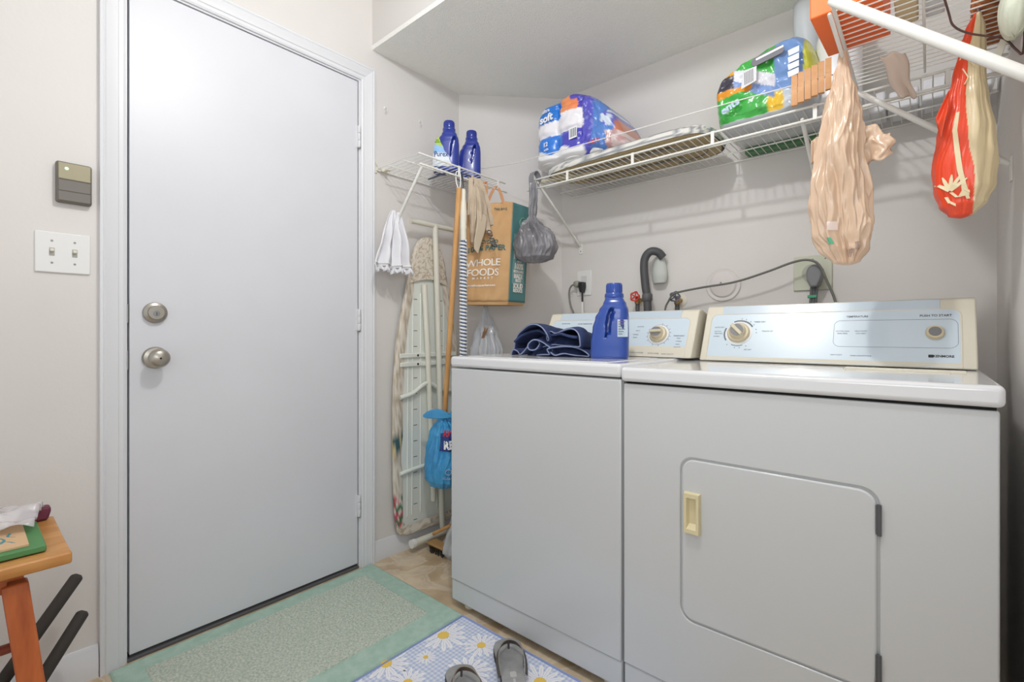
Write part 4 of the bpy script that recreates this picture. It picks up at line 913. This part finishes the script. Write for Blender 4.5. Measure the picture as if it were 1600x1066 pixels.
# tan canvas bag straps
cs = thing('canvas_tote', (-1.50,1.49,1.35), 'crumpled tan canvas tote with black letters hooked on the corner shelf', 'bag')
build(MB().ribbon(smooth_path([(-1.505,1.452,1.50),(-1.50,1.452,1.60),(-1.508,1.462,1.665),(-1.515,1.478,1.672),(-1.505,1.50,1.65),(-1.49,1.515,1.56),(-1.48,1.53,1.49),(-1.47,1.535,1.43)],6), [(.3,.9,.2)]*43, .022, .003), 'strap', canvas, cs)
build(MB().ribbon(smooth_path([(-1.50,1.47,1.44),(-1.495,1.455,1.54),(-1.50,1.485,1.64),(-1.512,1.495,1.668),(-1.50,1.512,1.655),(-1.485,1.548,1.56),(-1.475,1.56,1.47)],6), [(.3,.9,.1)]*37, .020, .003), 'strap', canvas, cs)
bag(cs, 'tote_body', canvas, [(1.375,-.01,-.02,.006,.006,0),(1.385,-.01,-.02,.012,.014,.1),(1.43,-.004,-.014,.020,.028,.22),(1.49,0,-.004,.024,.040,.25),(1.54,0,-.004,.022,.038,.28),(1.60,0,-.01,.018,.03,.3),(1.63,0,-.014,.008,.016,.3)], -1.495, 1.498, seed=8, nf=6, wrinkle=.01)
tv = frame((-1.440, 1.520, 1.398), (-.25,-.25,1), (-.7,-.7,-.1))
text('CNTЯ', .030, lambda x,y,d: tv(-x,-y,-d), 'printed_text', inkb, cs, bold=.03)
build(MB().grid(lambda u,v: Vector((-1.474+.006*sin(5*v), 1.530-.065*u*(1-.6*v)-.050*v, 1.50-.17*v+.02*u)), 10, 16), 'loose_cloth', mat('cream_canvas', (206,190,166), .9), cs, angle=180).modifiers.new('t','SOLIDIFY').thickness = .002
# cord hooks on rail, wooden pole, spiral pole
def pole_pts(a, b, n=2): a = Vector(a); b = Vector(b); return [a.lerp(b, i/(n-1)) for i in range(n)]
wp = thing('wooden_pole', (-1.66,1.43,.45), 'bare wooden broom pole hanging from the corner shelf into the blue bag', 'pole')
PA, PB = Vector((-1.503,1.388,1.600)), Vector((-1.672,1.440,.45))
build(MB().tube(pole_pts(PA,PB,6), .0112, 16), 'shaft', wood, wp)
build(MB().tube(smooth_path([PA+Vector((0,0,-.01)),PA+Vector((-.012,-.006,.03)),(-1.518,1.386,1.672),(-1.506,1.396,1.664),PA+Vector((.004,.004,.02)),PA+Vector((.002,0,-.005))],6), .0022, 6), 'hanging_cord', white, wp)
spp = thing('spiral_pole', (-1.498,1.412,.3), 'white handled pole wound with a blue and white spiral, hanging from the corner shelf', 'pole')
SA, SB_ = Vector((-1.500,1.410,1.602)), Vector((-1.500,1.410,.30))
build(MB().lathe([(.0055,1.602),(.009,1.598),(.0105,1.585),(.0095,1.560),(.012,1.545),(.0145,1.50),(.0135,1.455),(.012,1.448),(.0135,1.444),(.0135,1.432),(.0125,1.428),(.0130,1.385),(.0120,1.380)], 20, Matrix.Translation((-1.5,1.41,0))), 'handle', cream, spp)
build(MB().tube([(-1.5,1.41,1.381),(-1.5,1.41,.30)], .0125, 16), 'core', mat('spiral_blue', (84,104,138), .5), spp)
hx = MB(); n = 70*14
hx.tube([(-1.5+.0135*cos(2*pi*k/14), 1.41+.0135*sin(2*pi*k/14), 1.380-k*.0150/14) for k in range(n)], .0043, 6)
build(hx, 'spiral', white, spp)
build(MB().tube(smooth_path([(-1.5,1.41,1.60),(-1.508,1.408,1.65),(-1.519,1.409,1.672),(-1.512,1.414,1.668),(-1.503,1.412,1.63),(-1.5,1.41,1.60)],5), .0024, 6), 'hanging_loop', black, spp)
# dark cord across the shelf
dc = build(MB().tube(smooth_path([(-1.72,1.40,1.687),(-1.66,1.385,1.680),(-1.60,1.39,1.684),(-1.54,1.40,1.680),(-1.512,1.43,1.672),(-1.505,1.46,1.668)],6), .0032, 6), 'dark_cord', mat('cord_navy', (72,76,100), .6)); tag(dc, 'dark cord threaded under the corner wire shelf', 'cord')

# white cloth with ruffled hem on the corner shelf's brace
wc = thing('white_cloth', (-1.70,1.20,1.25), 'white cotton cloth with ruffled hem draped on the corner shelf brace', 'cloth')
def cloth(y0, y1, z1, z0, xoff, seed, hemlift, name):
    def f(u, v):
        spread = .16+.84*v**.75; yc = 1.208
        y = yc+((y0+(y1-y0)*u)-yc)*spread
        x = -1.712+xoff+.016*sin(u*13+seed)*min(1,v*2)+.010*nz(u*4,v*4,seed)-.01*v
        z = z1+(z0-z1)*v-hemlift*(abs(u-.5)*2)**2*v*.3
        return Vector((x, y, z))
    o = build(MB().grid(f, 60, 40), name, towelm, wc, angle=180); o.modifiers.new('t','SOLIDIFY').thickness = .002
    # ruffle
    n = 90; 
    def rf(u, v):
        p = f(u,1); return p+Vector((.010*sin(u*70+seed)*v+.006, 0, .006*sin(u*40+seed)-.018*v))
    r = build(MB().grid(rf, n, 4), 'ruffle', towelm, o, angle=180); r.modifiers.new('t','SOLIDIFY').thickness = .0012
    build(MB().tube([f(k/30,.95)+Vector((.006,0,0)) for k in range(31)], .0032, 6), 'rolled_hem', white, o)
cloth(1.105, 1.225, 1.505, 1.265, .006, 1, .0, 'left_fold'); cloth(1.19, 1.300, 1.495, 1.262, .022, 4, .02, 'right_fold')

# ironing board standing against the left wall
bd = thing('ironing_board', (-1.76,1.44,.02), 'folded full-size ironing board with patterned cover leaning on the left wall', 'ironing board')
CYB = 1.445
OUT = [(.0,1.435),(.035,1.425),(.066,1.395),(.092,1.33),(.108,1.26),(.135,1.14),(.165,1.0),(.184,.86),(.192,.72),(.194,.55),(.192,.35),(.185,.2),(.170,.11),(.145,.085),(.10,.078),(0,.076)]
OUT = [(p.x,p.z) for p in smooth_path([(x,0,z) for x,z in OUT], 5)]
full = [(CYB-y,z) for y,z in OUT]+[(CYB+y,z) for y,z in OUT[-2:0:-1]]
xb = -1.775
pan = mat('pale_metal', (226,230,222), .45)
build(MB().prism([(CYB+(y-CYB)*.92, .76+(z-.76)*.985) for y,z in full], lambda y,z,d: Vector((d,y,z)), xb-.012, xb-.002), 'metal_panel', pan, bd)
def cvcol(v):
    q_ = v.x*60; n1 = nz(v.y*45+q_, v.z*45, 3); n2 = nz(v.y*90+q_, v.z*80, 7)
    c = (222,214,200)
    if abs(n1) < .10: c = (186,172,152)
    if n2 > .38: c = (196,184,166)
    if v.y < 1.30 and abs(v.z-.50) < .035: c = (60,96,100) if n2 > -.1 else (214,196,150)
    if v.y < 1.31 and .13 < v.z < .26: c = (56,120,84) if n1 > .1 else ((206,84,104) if n2 > .0 else (230,224,214))
    return c
cvm = mat('floral_cover', (255,255,255), .9, painted=True)
N = len(full)
def rim(u, v):
    i = int(round(u*N))%N; y,z = full[i]
    t = interp([(0,1.0,-.014),(.25,1.012,-.006),(.5,1.0,.004),(.75,.93,.006),(1,.80,.001)], v)
    inw = t[0]; wid = abs(y-CYB)
    yy = CYB+(y-CYB)*1.0; L_ = Vector((y-CYB, (z-.76)*.28)); L_.normalize()
    k = interp([(0,0,0),(.25,-.003,0),(.5,0,0),(.75,.018,0),(1,.046,0)], v)[0]*(1+.25*nz(z*9,y*3,2))
    return Vector((xb+t[1]+.003*nz(y*30,z*14,v*2), y-L_.x*k, z-L_.y*k))
build(MB().grid(rim, N, 14, True), 'cover_edge', cvm, bd, paint=cvcol, angle=180)
nose = [(y,z) for y,z in full if z > 1.225]; nose.sort(key=lambda p: math.atan2(p[1]-1.2, p[0]-CYB))
def nf(u, v):
    z = 1.225+(1.432-1.225)*v
    wdt = [p for p in OUT]; hw_ = min(OUT, key=lambda p: abs(p[1]-z))[0]*.98
    zz = z-(.022*cos((u-.5)*pi)*-1+.0)*(1-v)*1.2+.0
    return Vector((xb+.006+.004*sin(pi*u), CYB+(u*2-1)*hw_, zz-.016*(1-v)))
build(MB().grid(nf, 40, 40), 'nose_cover', cvm, bd, paint=cvcol, angle=180).modifiers.new('t','SOLIDIFY').thickness = .002
rb = MB()
for y in (-.115,-.09,-.045,.05,.095): rb.tube([(xb-.001, CYB+y, 1.17 if abs(y)<.1 else 1.0), (xb-.001, CYB+y*1.05, .16)], .0032, 6)
build(rb, 'panel_rib', pan, bd)
sl_ = MB(); 
for k in range(15):
    for y in (-.075,.075):
        z = 1.14-.072*k; sl_.box((xb-.0022, CYB+y-.010, z), (xb-.0014, CYB+y+.010, z+.003))
build(sl_, 'vent_slot', dgrey, bd, smooth=False)
for z,hw_ in ((.885,.168),(.845,.165)): 
    cb_ = build(MB().box((xb-.002, CYB-hw_, z-.010), (xb+.010, CYB+hw_, z+.010)), 'crossbar', pan, bd, bev=.003)
    for y in (-.07,.06): build(MB().lathe([(.005,0),(.005,.002),(.0005,.0021)], 12, onx(CYB+y, z, xb+.010)), 'bolt', black, cb_)
build(MB().tube(smooth_path([(xb+.006,CYB-.165,.70),(xb+.012,CYB-.10,.715),(xb+.016,CYB-.02,.755),(xb+.012,CYB+.06,.72),(xb+.006,CYB+.165,.70)],5), .010, 8), 'curved_brace', pan, bd)
build(MB().tube(smooth_path([(xb+.004,CYB-.165,.36),(xb+.012,CYB-.02,.375),(xb+.004,CYB+.165,.36)],5), .009, 8), 'curved_brace', pan, bd)
legm = mat('cream_leg', (224,222,208), .4)
build(MB().tube([(xb+.034,1.455,1.49),(xb+.034,1.462,1.35),(xb+.03,1.485,.80),(xb+.026,1.50,.20)], .0135, 14), 'leg', legm, bd)
build(MB().tube([(xb+.018,1.405,1.21),(xb+.018,1.425,.9),(xb+.018,1.455,.30),(xb+.018,1.46,.20)], .0125, 14), 'leg', legm, bd)
f1 = build(MB().tube([(-1.742,1.318,1.487),(-1.742,1.60,1.487)], .0115, 14), 'foot_bar', legm, bd)
f2_ = build(MB().tube([(-1.745,1.330,.0435),(-1.745,1.58,.0435)], .0155, 14), 'foot_bar', legm, bd)
build(MB().tube([(-1.745,1.322,.0435),(-1.745,1.342,.0435)], .0185, 16), 'foot_cap', white, f2_)
build(MB().tube([(xb+.026,1.50,.21),(-1.745,1.505,.05)], .0125, 12), 'leg', legm, bd)
# blue bag tied on the pole
bb = thing('plastic_bag', (-1.648,1.42,.30), 'light blue plastic bag tied around the lower end of the wooden pole', 'bag')
_, bf = bag(bb, 'bag_body', bluebagm, [(.296,-.01,0,.02,.02,0),(.302,-.01,0,.060,.055,.03),(.335,-.006,0,.085,.075,.07),(.40,0,0,.090,.080,.08),(.47,0,0,.082,.072,.10),(.53,0,0,.064,.056,.14),(.575,0,0,.044,.040,.20),(.598,0,0,.024,.024,.25),(.61,0,0,.022,.022,.25),(.622,0,0,.028,.028,.3)], -1.645, 1.432, seed=11, nf=6, wrinkle=.009, nu=150, nv=120, lg=1.6)
for s in (-1,1):
    def ear(u, v, s=s):
        a = 2*pi*u; t = v; c0 = Vector((-1.60-.005, 1.425, .618)).lerp(Vector((-1.66 + (-.02 if s<0 else .075), 1.34 if s<0 else 1.47, .622)), t)
        r = .006+.016*sin(pi*min(1,t*1.0))**.7; return c0+Vector((.3*r*cos(a), .4*r*cos(a), r*sin(a)*1.0+.010*sin(pi*t)))
    build(MB().grid(ear, 16, 14, True), 'knot_ear', bluebagm, bb, angle=180)
def bmap(u0, z0):
    def g_(x,y,d):
        u = (u0+x/(2*pi*.085))%1; v = (z0+y-.296)/(.622-.296); p = bf(u,v); c0 = Vector((-1.645,1.432,p.z)); return p+(p-c0).normalized()*(.003+d)
    return g_
u_ = .905
build(MB().grid(lambda u,v: bmap(u_,.51)((u-.5)*.085,(v-.5)*.075,0), 12, 10), 'logo_panel', navy, bb)
text('RE', .044, (lambda g_: (lambda x,y,d: g_(x,y,.001+d)))(bmap(u_+.005,.496)), 'printed_text', whitep, bb, bold=.05)
text('AW', .034, (lambda g_: (lambda x,y,d: g_(x,y,.001+d)))(bmap(u_+.01,.545)), 'printed_text', redp, bb, bold=.05)
build(MB().tube([bmap(u_,.385)(.012*cos(t),.012*sin(t),.001) for t in [2*pi*k/20 for k in range(20)]], .0016, 5, closed=True), 'emblem', MATS['pale_blue_print'], bb)
text('CLEAN', .014, bmap(u_,.355), 'printed_text', MATS['pale_blue_print'], bb, bold=.02)
# clear bag hanging behind the washer in the corner
cg = thing('plastic_bag', (-1.66,1.66,.70), 'translucent white plastic bag clipped with a clothespin under the paper bag', 'bag')
bag(cg, 'bag_body', clearbag, [(.70,0,0,.07,.06,.05),(.80,0,0,.082,.065,.10),(.90,0,0,.075,.058,.14),(.98,-.002,0,.052,.042,.18),(1.05,-.004,0,.030,.026,.22),(1.10,-.006,0,.014,.013,.2),(1.12,-.006,0,.010,.010,.2)], -1.60, 1.655, seed=15, nf=6, wrinkle=.010)
build(MB().tube([(-1.606,1.655,1.118),(-1.60,1.64,1.15),(-1.575,1.62,1.20)], .004, 8), 'hook_strap', black, cg)
clothespin(Matrix.Translation((-1.572,1.612,.985)) @ Matrix.Rotation(.45,4,'Y') @ Matrix.Rotation(-.8,4,'Z') @ Matrix.Rotation(.35,4,'Y'), 'wooden clothespin clipped on the translucent bag behind the washer', 'odd clothespins', mat('pin_dark', (176,130,90), .6))
# floor debris behind: whitish bag, pole brush
fb = thing('plastic_bag', (-1.60,1.44,0), 'crumpled whitish plastic bag on the floor by the ironing board foot', 'bag')
bag(fb, 'bag_body', mat('milky_bag', (206,208,210), .35, alpha=.85, coat=.3), [(.002,0,0,.045,.045,.05),(.03,0,0,.062,.06,.12),(.09,.01,.01,.058,.055,.15),(.15,.02,.02,.05,.046,.18),(.21,.03,.03,.034,.034,.2),(.25,.035,.04,.012,.012,.2)], -1.585, 1.445, seed=21, nf=7, wrinkle=.014)
br = thing('scrub_brush', (-1.69,1.40,.0), 'small wooden brush with dark bristles on the floor beside the board foot', 'brush')
build(MB().tube([(-1.716,1.425,.066),(-1.60,1.425,.135)], .0075, 10), 'brush_handle', wood, br)
bl = MB()
for k in range(70):
    x = -1.705+.10*random.random(); y = 1.385+.045*random.random(); bl.tube([(x,y,.001),(x+.01*random.uniform(-1,1),y+.01*random.uniform(-1,1),.036)], .0016, 4)
o = build(bl, 'bristles', mat('bristle', (64,58,52), .9), br); o['kind'] = 'stuff'
build(MB().box((-1.712,1.382,.034),(-1.60,1.432,.046)), 'brush_block', mat('brush_block', (168,132,84), .6), br, bev=.004)

# ------------------------------------------------------------------ rugs
rg = thing('green_rug', (-1.51,.71,0), 'faded green bath rug lying in front of the white door', 'rug')
def slabgrid(x0,y0,x1,y1,z0,z1,n,amp,r=.01):
    def f(u,v):
        x = x0+(x1-x0)*u; y = y0+(y1-y0)*v; e = min(u*(x1-x0),(1-u)*(x1-x0),v*(y1-y0),(1-v)*(y1-y0))
        z = z1 if e > r else z0+(z1-z0)*math.sqrt(max(0,1-(1-e/r)**2))
        return Vector((x+.003*nz(y*8,x*8,1)*(e<.02), y, z+amp*nz(x*60,y*60,0)))
    return f
build(MB().grid(slabgrid(-1.790,.283,-1.228,1.152,0,.009,0,.0006), 120, 180), 'border', greenrug, rg, angle=180)
build(MB().grid(slabgrid(-1.722,.352,-1.315,1.075,.005,.0125,0,.0016,.006), 150, 240), 'pile_field', rugin, rg, angle=180)
mt = thing('daisy_mat', (-.95,.93,0), 'blue and white gingham floor mat printed with daisies beside the washer', 'mat')
# gingham material
gm = bpy.data.materials.new('gingham'); gm.use_nodes = True; nt = gm.node_tree; bsd = nt.nodes['Principled BSDF']; bsd.inputs['Roughness'].default_value = .7
tc = nt.nodes.new('ShaderNodeTexCoord'); sx = nt.nodes.new('ShaderNodeSeparateXYZ'); nt.links.new(tc.outputs['Object'], sx.inputs[0])
outs = []
for ax in (0,1):
    m1 = nt.nodes.new('ShaderNodeMath'); m1.operation = 'MULTIPLY'; m1.inputs[1].default_value = 1/.0135; nt.links.new(sx.outputs[ax], m1.inputs[0])
    m2 = nt.nodes.new('ShaderNodeMath'); m2.operation = 'FRACT'; nt.links.new(m1.outputs[0], m2.inputs[0])
    m3 = nt.nodes.new('ShaderNodeMath'); m3.operation = 'GREATER_THAN'; m3.inputs[1].default_value = .5; nt.links.new(m2.outputs[0], m3.inputs[0]); outs.append(m3)
ad = nt.nodes.new('ShaderNodeMath'); ad.operation = 'ADD'; nt.links.new(outs[0].outputs[0], ad.inputs[0]); nt.links.new(outs[1].outputs[0], ad.inputs[1])
dv2 = nt.nodes.new('ShaderNodeMath'); dv2.operation = 'MULTIPLY'; dv2.inputs[1].default_value = .5; nt.links.new(ad.outputs[0], dv2.inputs[0])
rp = nt.nodes.new('ShaderNodeValToRGB'); rp.color_ramp.elements[0].color = (*lin((222,226,236)),1); rp.color_ramp.elements[1].color = (*lin((176,190,220)),1); nt.links.new(dv2.outputs[0], rp.inputs[0]); nt.links.new(rp.outputs[0], bsd.inputs['Base Color'])
MX0, MX1, MY0, MY1 = -1.222, -.45, .55, 1.146
build(MB().box((MX0,MY0,0), (MX1,MY1,.005)), 'mat_body', gm, mt, bev=.0015)
build(MB().tube([(MX0+.002,MY0,.005),(MX0+.002,MY1-.002,.005),(MX1,MY1-.002,.005),(MX1,MY0,.005)], .0045, 8, closed=True), 'bound_edge', mat('blue_binding', (142,160,206), .8), mt)
petm = mat('petal_print', (240,240,244), .8); yel = mat('yellow_print2', (232,196,96), .8); petl = mat('petal_shade', (206,210,224), .8)
def daisy(x, y, r, rot):
    mb = MB(); sh = MB()
    for k in range(15):
        a = rot+2*pi*k/15+.07*sin(k*3.1); rr = r*(1-.16*((k*7)%5)/4)
        d = Vector((cos(a),sin(a))); pvec = Vector((-sin(a),cos(a)))
        pts = [(d*rr*t+pvec*wd*r) for t,wd in ((.24,.035),(.5,.075),(.8,.085),(.94,.05),(1,.0),(.94,-.05),(.8,-.085),(.5,-.075),(.24,-.035))]
        P = [(min(MX1-.01,max(MX0+.008, x+q.x)), min(MY1-.008, y+q.y)) for q in pts]
        mb.prism(P, lambda a_,b_,d_: Vector((a_,b_,d_)), .0052, .0056)
        P2 = [(min(MX1-.01,max(MX0+.008, x+(d*rr*t+pvec*w2*r).x)), min(MY1-.008, y+(d*rr*t+pvec*w2*r).y)) for t,w2 in ((.3,.008),(.8,.010),(.8,-.010),(.3,-.008))]
        sh.prism(P2, lambda a_,b_,d_: Vector((a_,b_,d_)), .0056, .0058)
    o = build(mb, 'daisy_petals', petm, mt, smooth=False)
    build(sh, 'petal_veins', petl, o, smooth=False)
    build(MB().prism([(x+.22*r*cos(2*pi*k/20), y+.22*r*sin(2*pi*k/20)) for k in range(20)], lambda a_,b_,d_: Vector((a_,b_,d_)), .0056, .0062), 'daisy_center', yel, o, smooth=False)
for d in ((-1.190,1.030,.085,.1),(-1.062,1.075,.062,.4),(-1.150,.925,.034,.2),(-1.215,.830,.075,.3),(-.825,1.070,.080,.5),(-1.008,.965,.075,.9),(-1.105,.825,.060,.2),(-.93,.84,.07,.3),(-.70,.95,.075,.6),(-1.18,.70,.06,.1)): daisy(*d)

# ------------------------------------------------------------------ flip flops
solem = mat('grey_foam', (156,156,156), .5, c2=(136,136,136), vscale=20, bump=.3, bscale=120); edgem = mat('black_foam', (42,42,42), .7)
strapm = mat('strap_dark', (84,80,76), .5); pipem = mat('strap_piping', (156,148,138), .5)
def flip(label, toe, heel, z0, side, tilt=0, strapcol=None):
    toe = Vector((*toe,0)); heel = Vector((*heel,0)); d = (toe-heel); L = d.length; d.normalize(); n = Vector((-d.y,d.x,0))
    t = thing('flip_flop', (heel+toe)/2+Vector((0,0,z0)), label, 'flip-flop', 'pair of grey flip-flops')
    OT = [(0,.0),(.006,.022),(.03,.034),(.07,.035),(.12,.036),(.165,.043),(.21,.045),(.238,.034),(.25,.0),(.242,-.028),(.22,-.042),(.17,-.042),(.12,-.034),(.07,-.032),(.03,-.031),(.006,-.02)]
    OT = [(p.x*L/.25, p.y*side) for p in smooth_path([(a,b,0) for a,b in OT], 4, True)]
    fm = lambda a,b,c: heel+d*a+n*b+Vector((0,0,z0+c+.006*(a/L)**3*0))
    build(MB().prism(OT, fm, 0, .020), 'outsole', edgem, t, bev=.003)
    build(MB().prism([(.125*L/.25+(a-.125*L/.25)*.985, b*.975) for a,b in OT], fm, .0195, .0225), 'footbed', solem, t, bev=.002)
    # toe post and strap
    tx = .198*L/.25; build(MB().tube([fm(tx,0,.018), fm(tx,0,.044)], .0032, 8), 'toe_post', strapm, t)
    K = L/.25
    P = smooth_path([fm(.085*K,.038,.021), fm(.115*K,.041,.036), fm(.150*K,.036,.048), fm(.178*K,.021,.050), fm(tx,.0,.044), fm(.178*K,-.021,.050), fm(.150*K,-.036,.048), fm(.115*K,-.040,.036), fm(.085*K,-.037,.021)], 7)
    W = [.009+.006*sin(pi*i/(len(P)-1)) for i in range(len(P))]
    wd = []
    for i in range(len(P)):
        q = i/(len(P)-1)*2-1; wd.append(Vector((0,0,1))*.8 + n*(q*.8) - d*.35*(1-abs(q)))
    st = build(MB().ribbon(P, wd, W, .003), 'strap', strapcol or strapm, t)
    for e in (-1,1): build(MB().tube([p+w_.normalized()*e*W[i]*.5 for i,(p,w_) in enumerate(zip(P,wd))], .0011, 5), 'piping', pipem, st)
    lg = fm(.10*L/.25,0,0)
    build(MB().prism(rrect(.075*L/.25,-.009,.098*L/.25,.009,.006), fm, .0225, .0231), 'footbed_logo', mat('logo_grey', (186,186,184), .6), t, smooth=False)
    build(MB().prism(rrect(.045*L/.25,-.0035,.070*L/.25,.0035,.003), fm, .0225, .0231), 'footbed_logo', MATS['logo_grey'], t, smooth=False)
flip('grey flip-flop nearer the washer, toe pointing to it', (-1.003,1.128), (-.815,.960), .0065, 1)
flip('grey flip-flop cut off by the frame bottom, with a tan-edged strap', (-1.030,.945), (-.812,.815), .0065, -1, strapcol=mat('strap_brown', (104,86,70), .5))

# ------------------------------------------------------------------ wooden stool at left with papers
st = thing('wooden_stool', (-1.46,-.1,0), 'honey wood stool with papers on it at the left edge', 'stool')
def seat(u, v):
    return None
sm = MB(); sm.prism([(-1.605,.520),(-1.606,.543),(-1.55,.541),(-1.46,.540),(-1.36,.541),(-1.312,.543),(-1.309,.532),(-1.312,.519),(-1.46,.518)], lambda x,z,d: Vector((x,d,z)), -.46, .150)
build(sm, 'seat', stoolw, st, bev=.004, bseg=3)
build(MB().box((-1.585,-.40,.485), (-1.335,.060,.519)), 'apron', legw, st, bev=.002)
for (x,sx) in ((-1.345,1),(-1.575,-1)):
    for (y,sy) in ((.070,1),(-.37,-1)):
        M = None; a = Vector((x,y-.0*sy,.50)); b = Vector((x+sx*.05,y+sy*.055,0))
        wv = Vector((.016,0,0)); hv = Vector((0,.019,0))
        mb = MB().add([a-wv-hv,a+wv-hv,a+wv+hv,a-wv+hv,b-wv-hv,b+wv-hv,b+wv+hv,b-wv+hv], [(0,1,2,3),(7,6,5,4),(0,4,5,1),(1,5,6,2),(2,6,7,3),(3,7,4,0)])
        build(mb, 'leg', legw, st, bev=.004)
build(MB().tube([(-1.60,.085,.26),(-1.60,-.39,.26)], .011, 10), 'stretcher', mat('stretcher_wood', (132,60,40), .4), st)
build(MB().tube([(-1.36,.085,.20),(-1.36,-.39,.20)], .011, 10), 'stretcher', MATS['stretcher_wood'], st)
bk = build(MB().box((-1.60+.055,-.30,.5435), (-1.352,.116,.556)), 'green_book', mat('green_cover', (84,140,86), .6), bev=.002); tag(bk, 'green covered book lying on the wooden stool', 'book')
ev = build(MB().box((-1.535,-.28,.5565), (-1.37,.092,.5605)), 'patterned_card', mat('tan_card2', (216,180,140), .7), smooth=False)
tag(ev, 'tan card with teal swirls lying on the green book', 'card')
swm = mat('teal_swirl', (84,150,160), .7)
for pth in ([(-1.50,.03),(-1.46,.05),(-1.43,.06),(-1.41,.05),(-1.42,.03),(-1.45,.02),(-1.44,0)], [(-1.40,.072),(-1.42,.06),(-1.435,.03),(-1.43,-.02)], [(-1.47,.07),(-1.45,.066),(-1.44,.074)]):
    build(MB().ribbon(smooth_path([(x,y,.5608) for x,y in pth],5), (.7,.7,0), .006, .0005), 'swirl_print', swm, ev, smooth=False)
cl = build(MB().grid(lambda u,v: Vector((-1.60+.14*u+.01*sin(7*v), -.20+.335*v-.03*u, .5650+.045*math.sin(pi*min(1,u*1.0))*(1-.7*v*v)+.022*abs(nz(u*5,v*6,2))+.012*abs(sin(9*u+6*v))*(1-.5*v))), 40, 40), 'clear_plastic_sleeve', mat('clear_sleeve', (232,228,230), .15, alpha=.5, coat=.6), angle=180); cl.modifiers.new('t','SOLIDIFY').thickness = .0008
tag(cl, 'crumpled translucent plastic sleeve on top of the stool', 'plastic bag')
ob2 = build(MB().grid(lambda u,v: Vector((-1.53+.05*u, -.16+.15*v, .600+.022*sin(pi*u)+.03*(1-v)+.01*sin(6*v))), 12, 12), 'orange_wrapper', mat('orange_wrapper', (214,170,120), .6), angle=180); ob2.modifiers.new('t','SOLIDIFY').thickness = .001
tag(ob2, 'pale orange wrapper on the stool at the left frame edge', 'wrapper')
mr = build(MB().prism([(.080,.5435),(.138,.5435),(.143,.562),(.143,.574),(.100,.576)], lambda y,z,d: Vector((d,y,z)), -1.604, -1.575), 'maroon_pouch', mat('maroon', (112,48,70), .6), bev=.005); tag(mr, 'maroon pouch standing at the far edge of the stool', 'pouch')
# padded tube ends under the stool
tubm = mat('dark_foam_tube', (62,58,54), .8, bump=.3, bscale=80)
for (a,b,l) in (((-1.705,.203,.338),(-1.66,.02,.09),'upper dark padded tube leaning behind the stool'), ((-1.685,.212,.245),(-1.62,.045,.008),'lower dark padded tube leaning behind the stool')):
    a = Vector(a); b = Vector(b); t = (b-a).normalized()
    # continue the tube to the floor
    k = (a.z-.012)/(a.z-b.z) if b.z < a.z else 1; e = a+(b-a)*k
    P = [a-t*.008, a-t*.004, a, a.lerp(e,.5), e]
    tb_ = build(MB().tube(P, [.007,.0125,.0145,.0145,.0145], 16), 'padded_tube', tubm); tag(tb_, l, 'tube', 'dark padded tubes behind the stool')
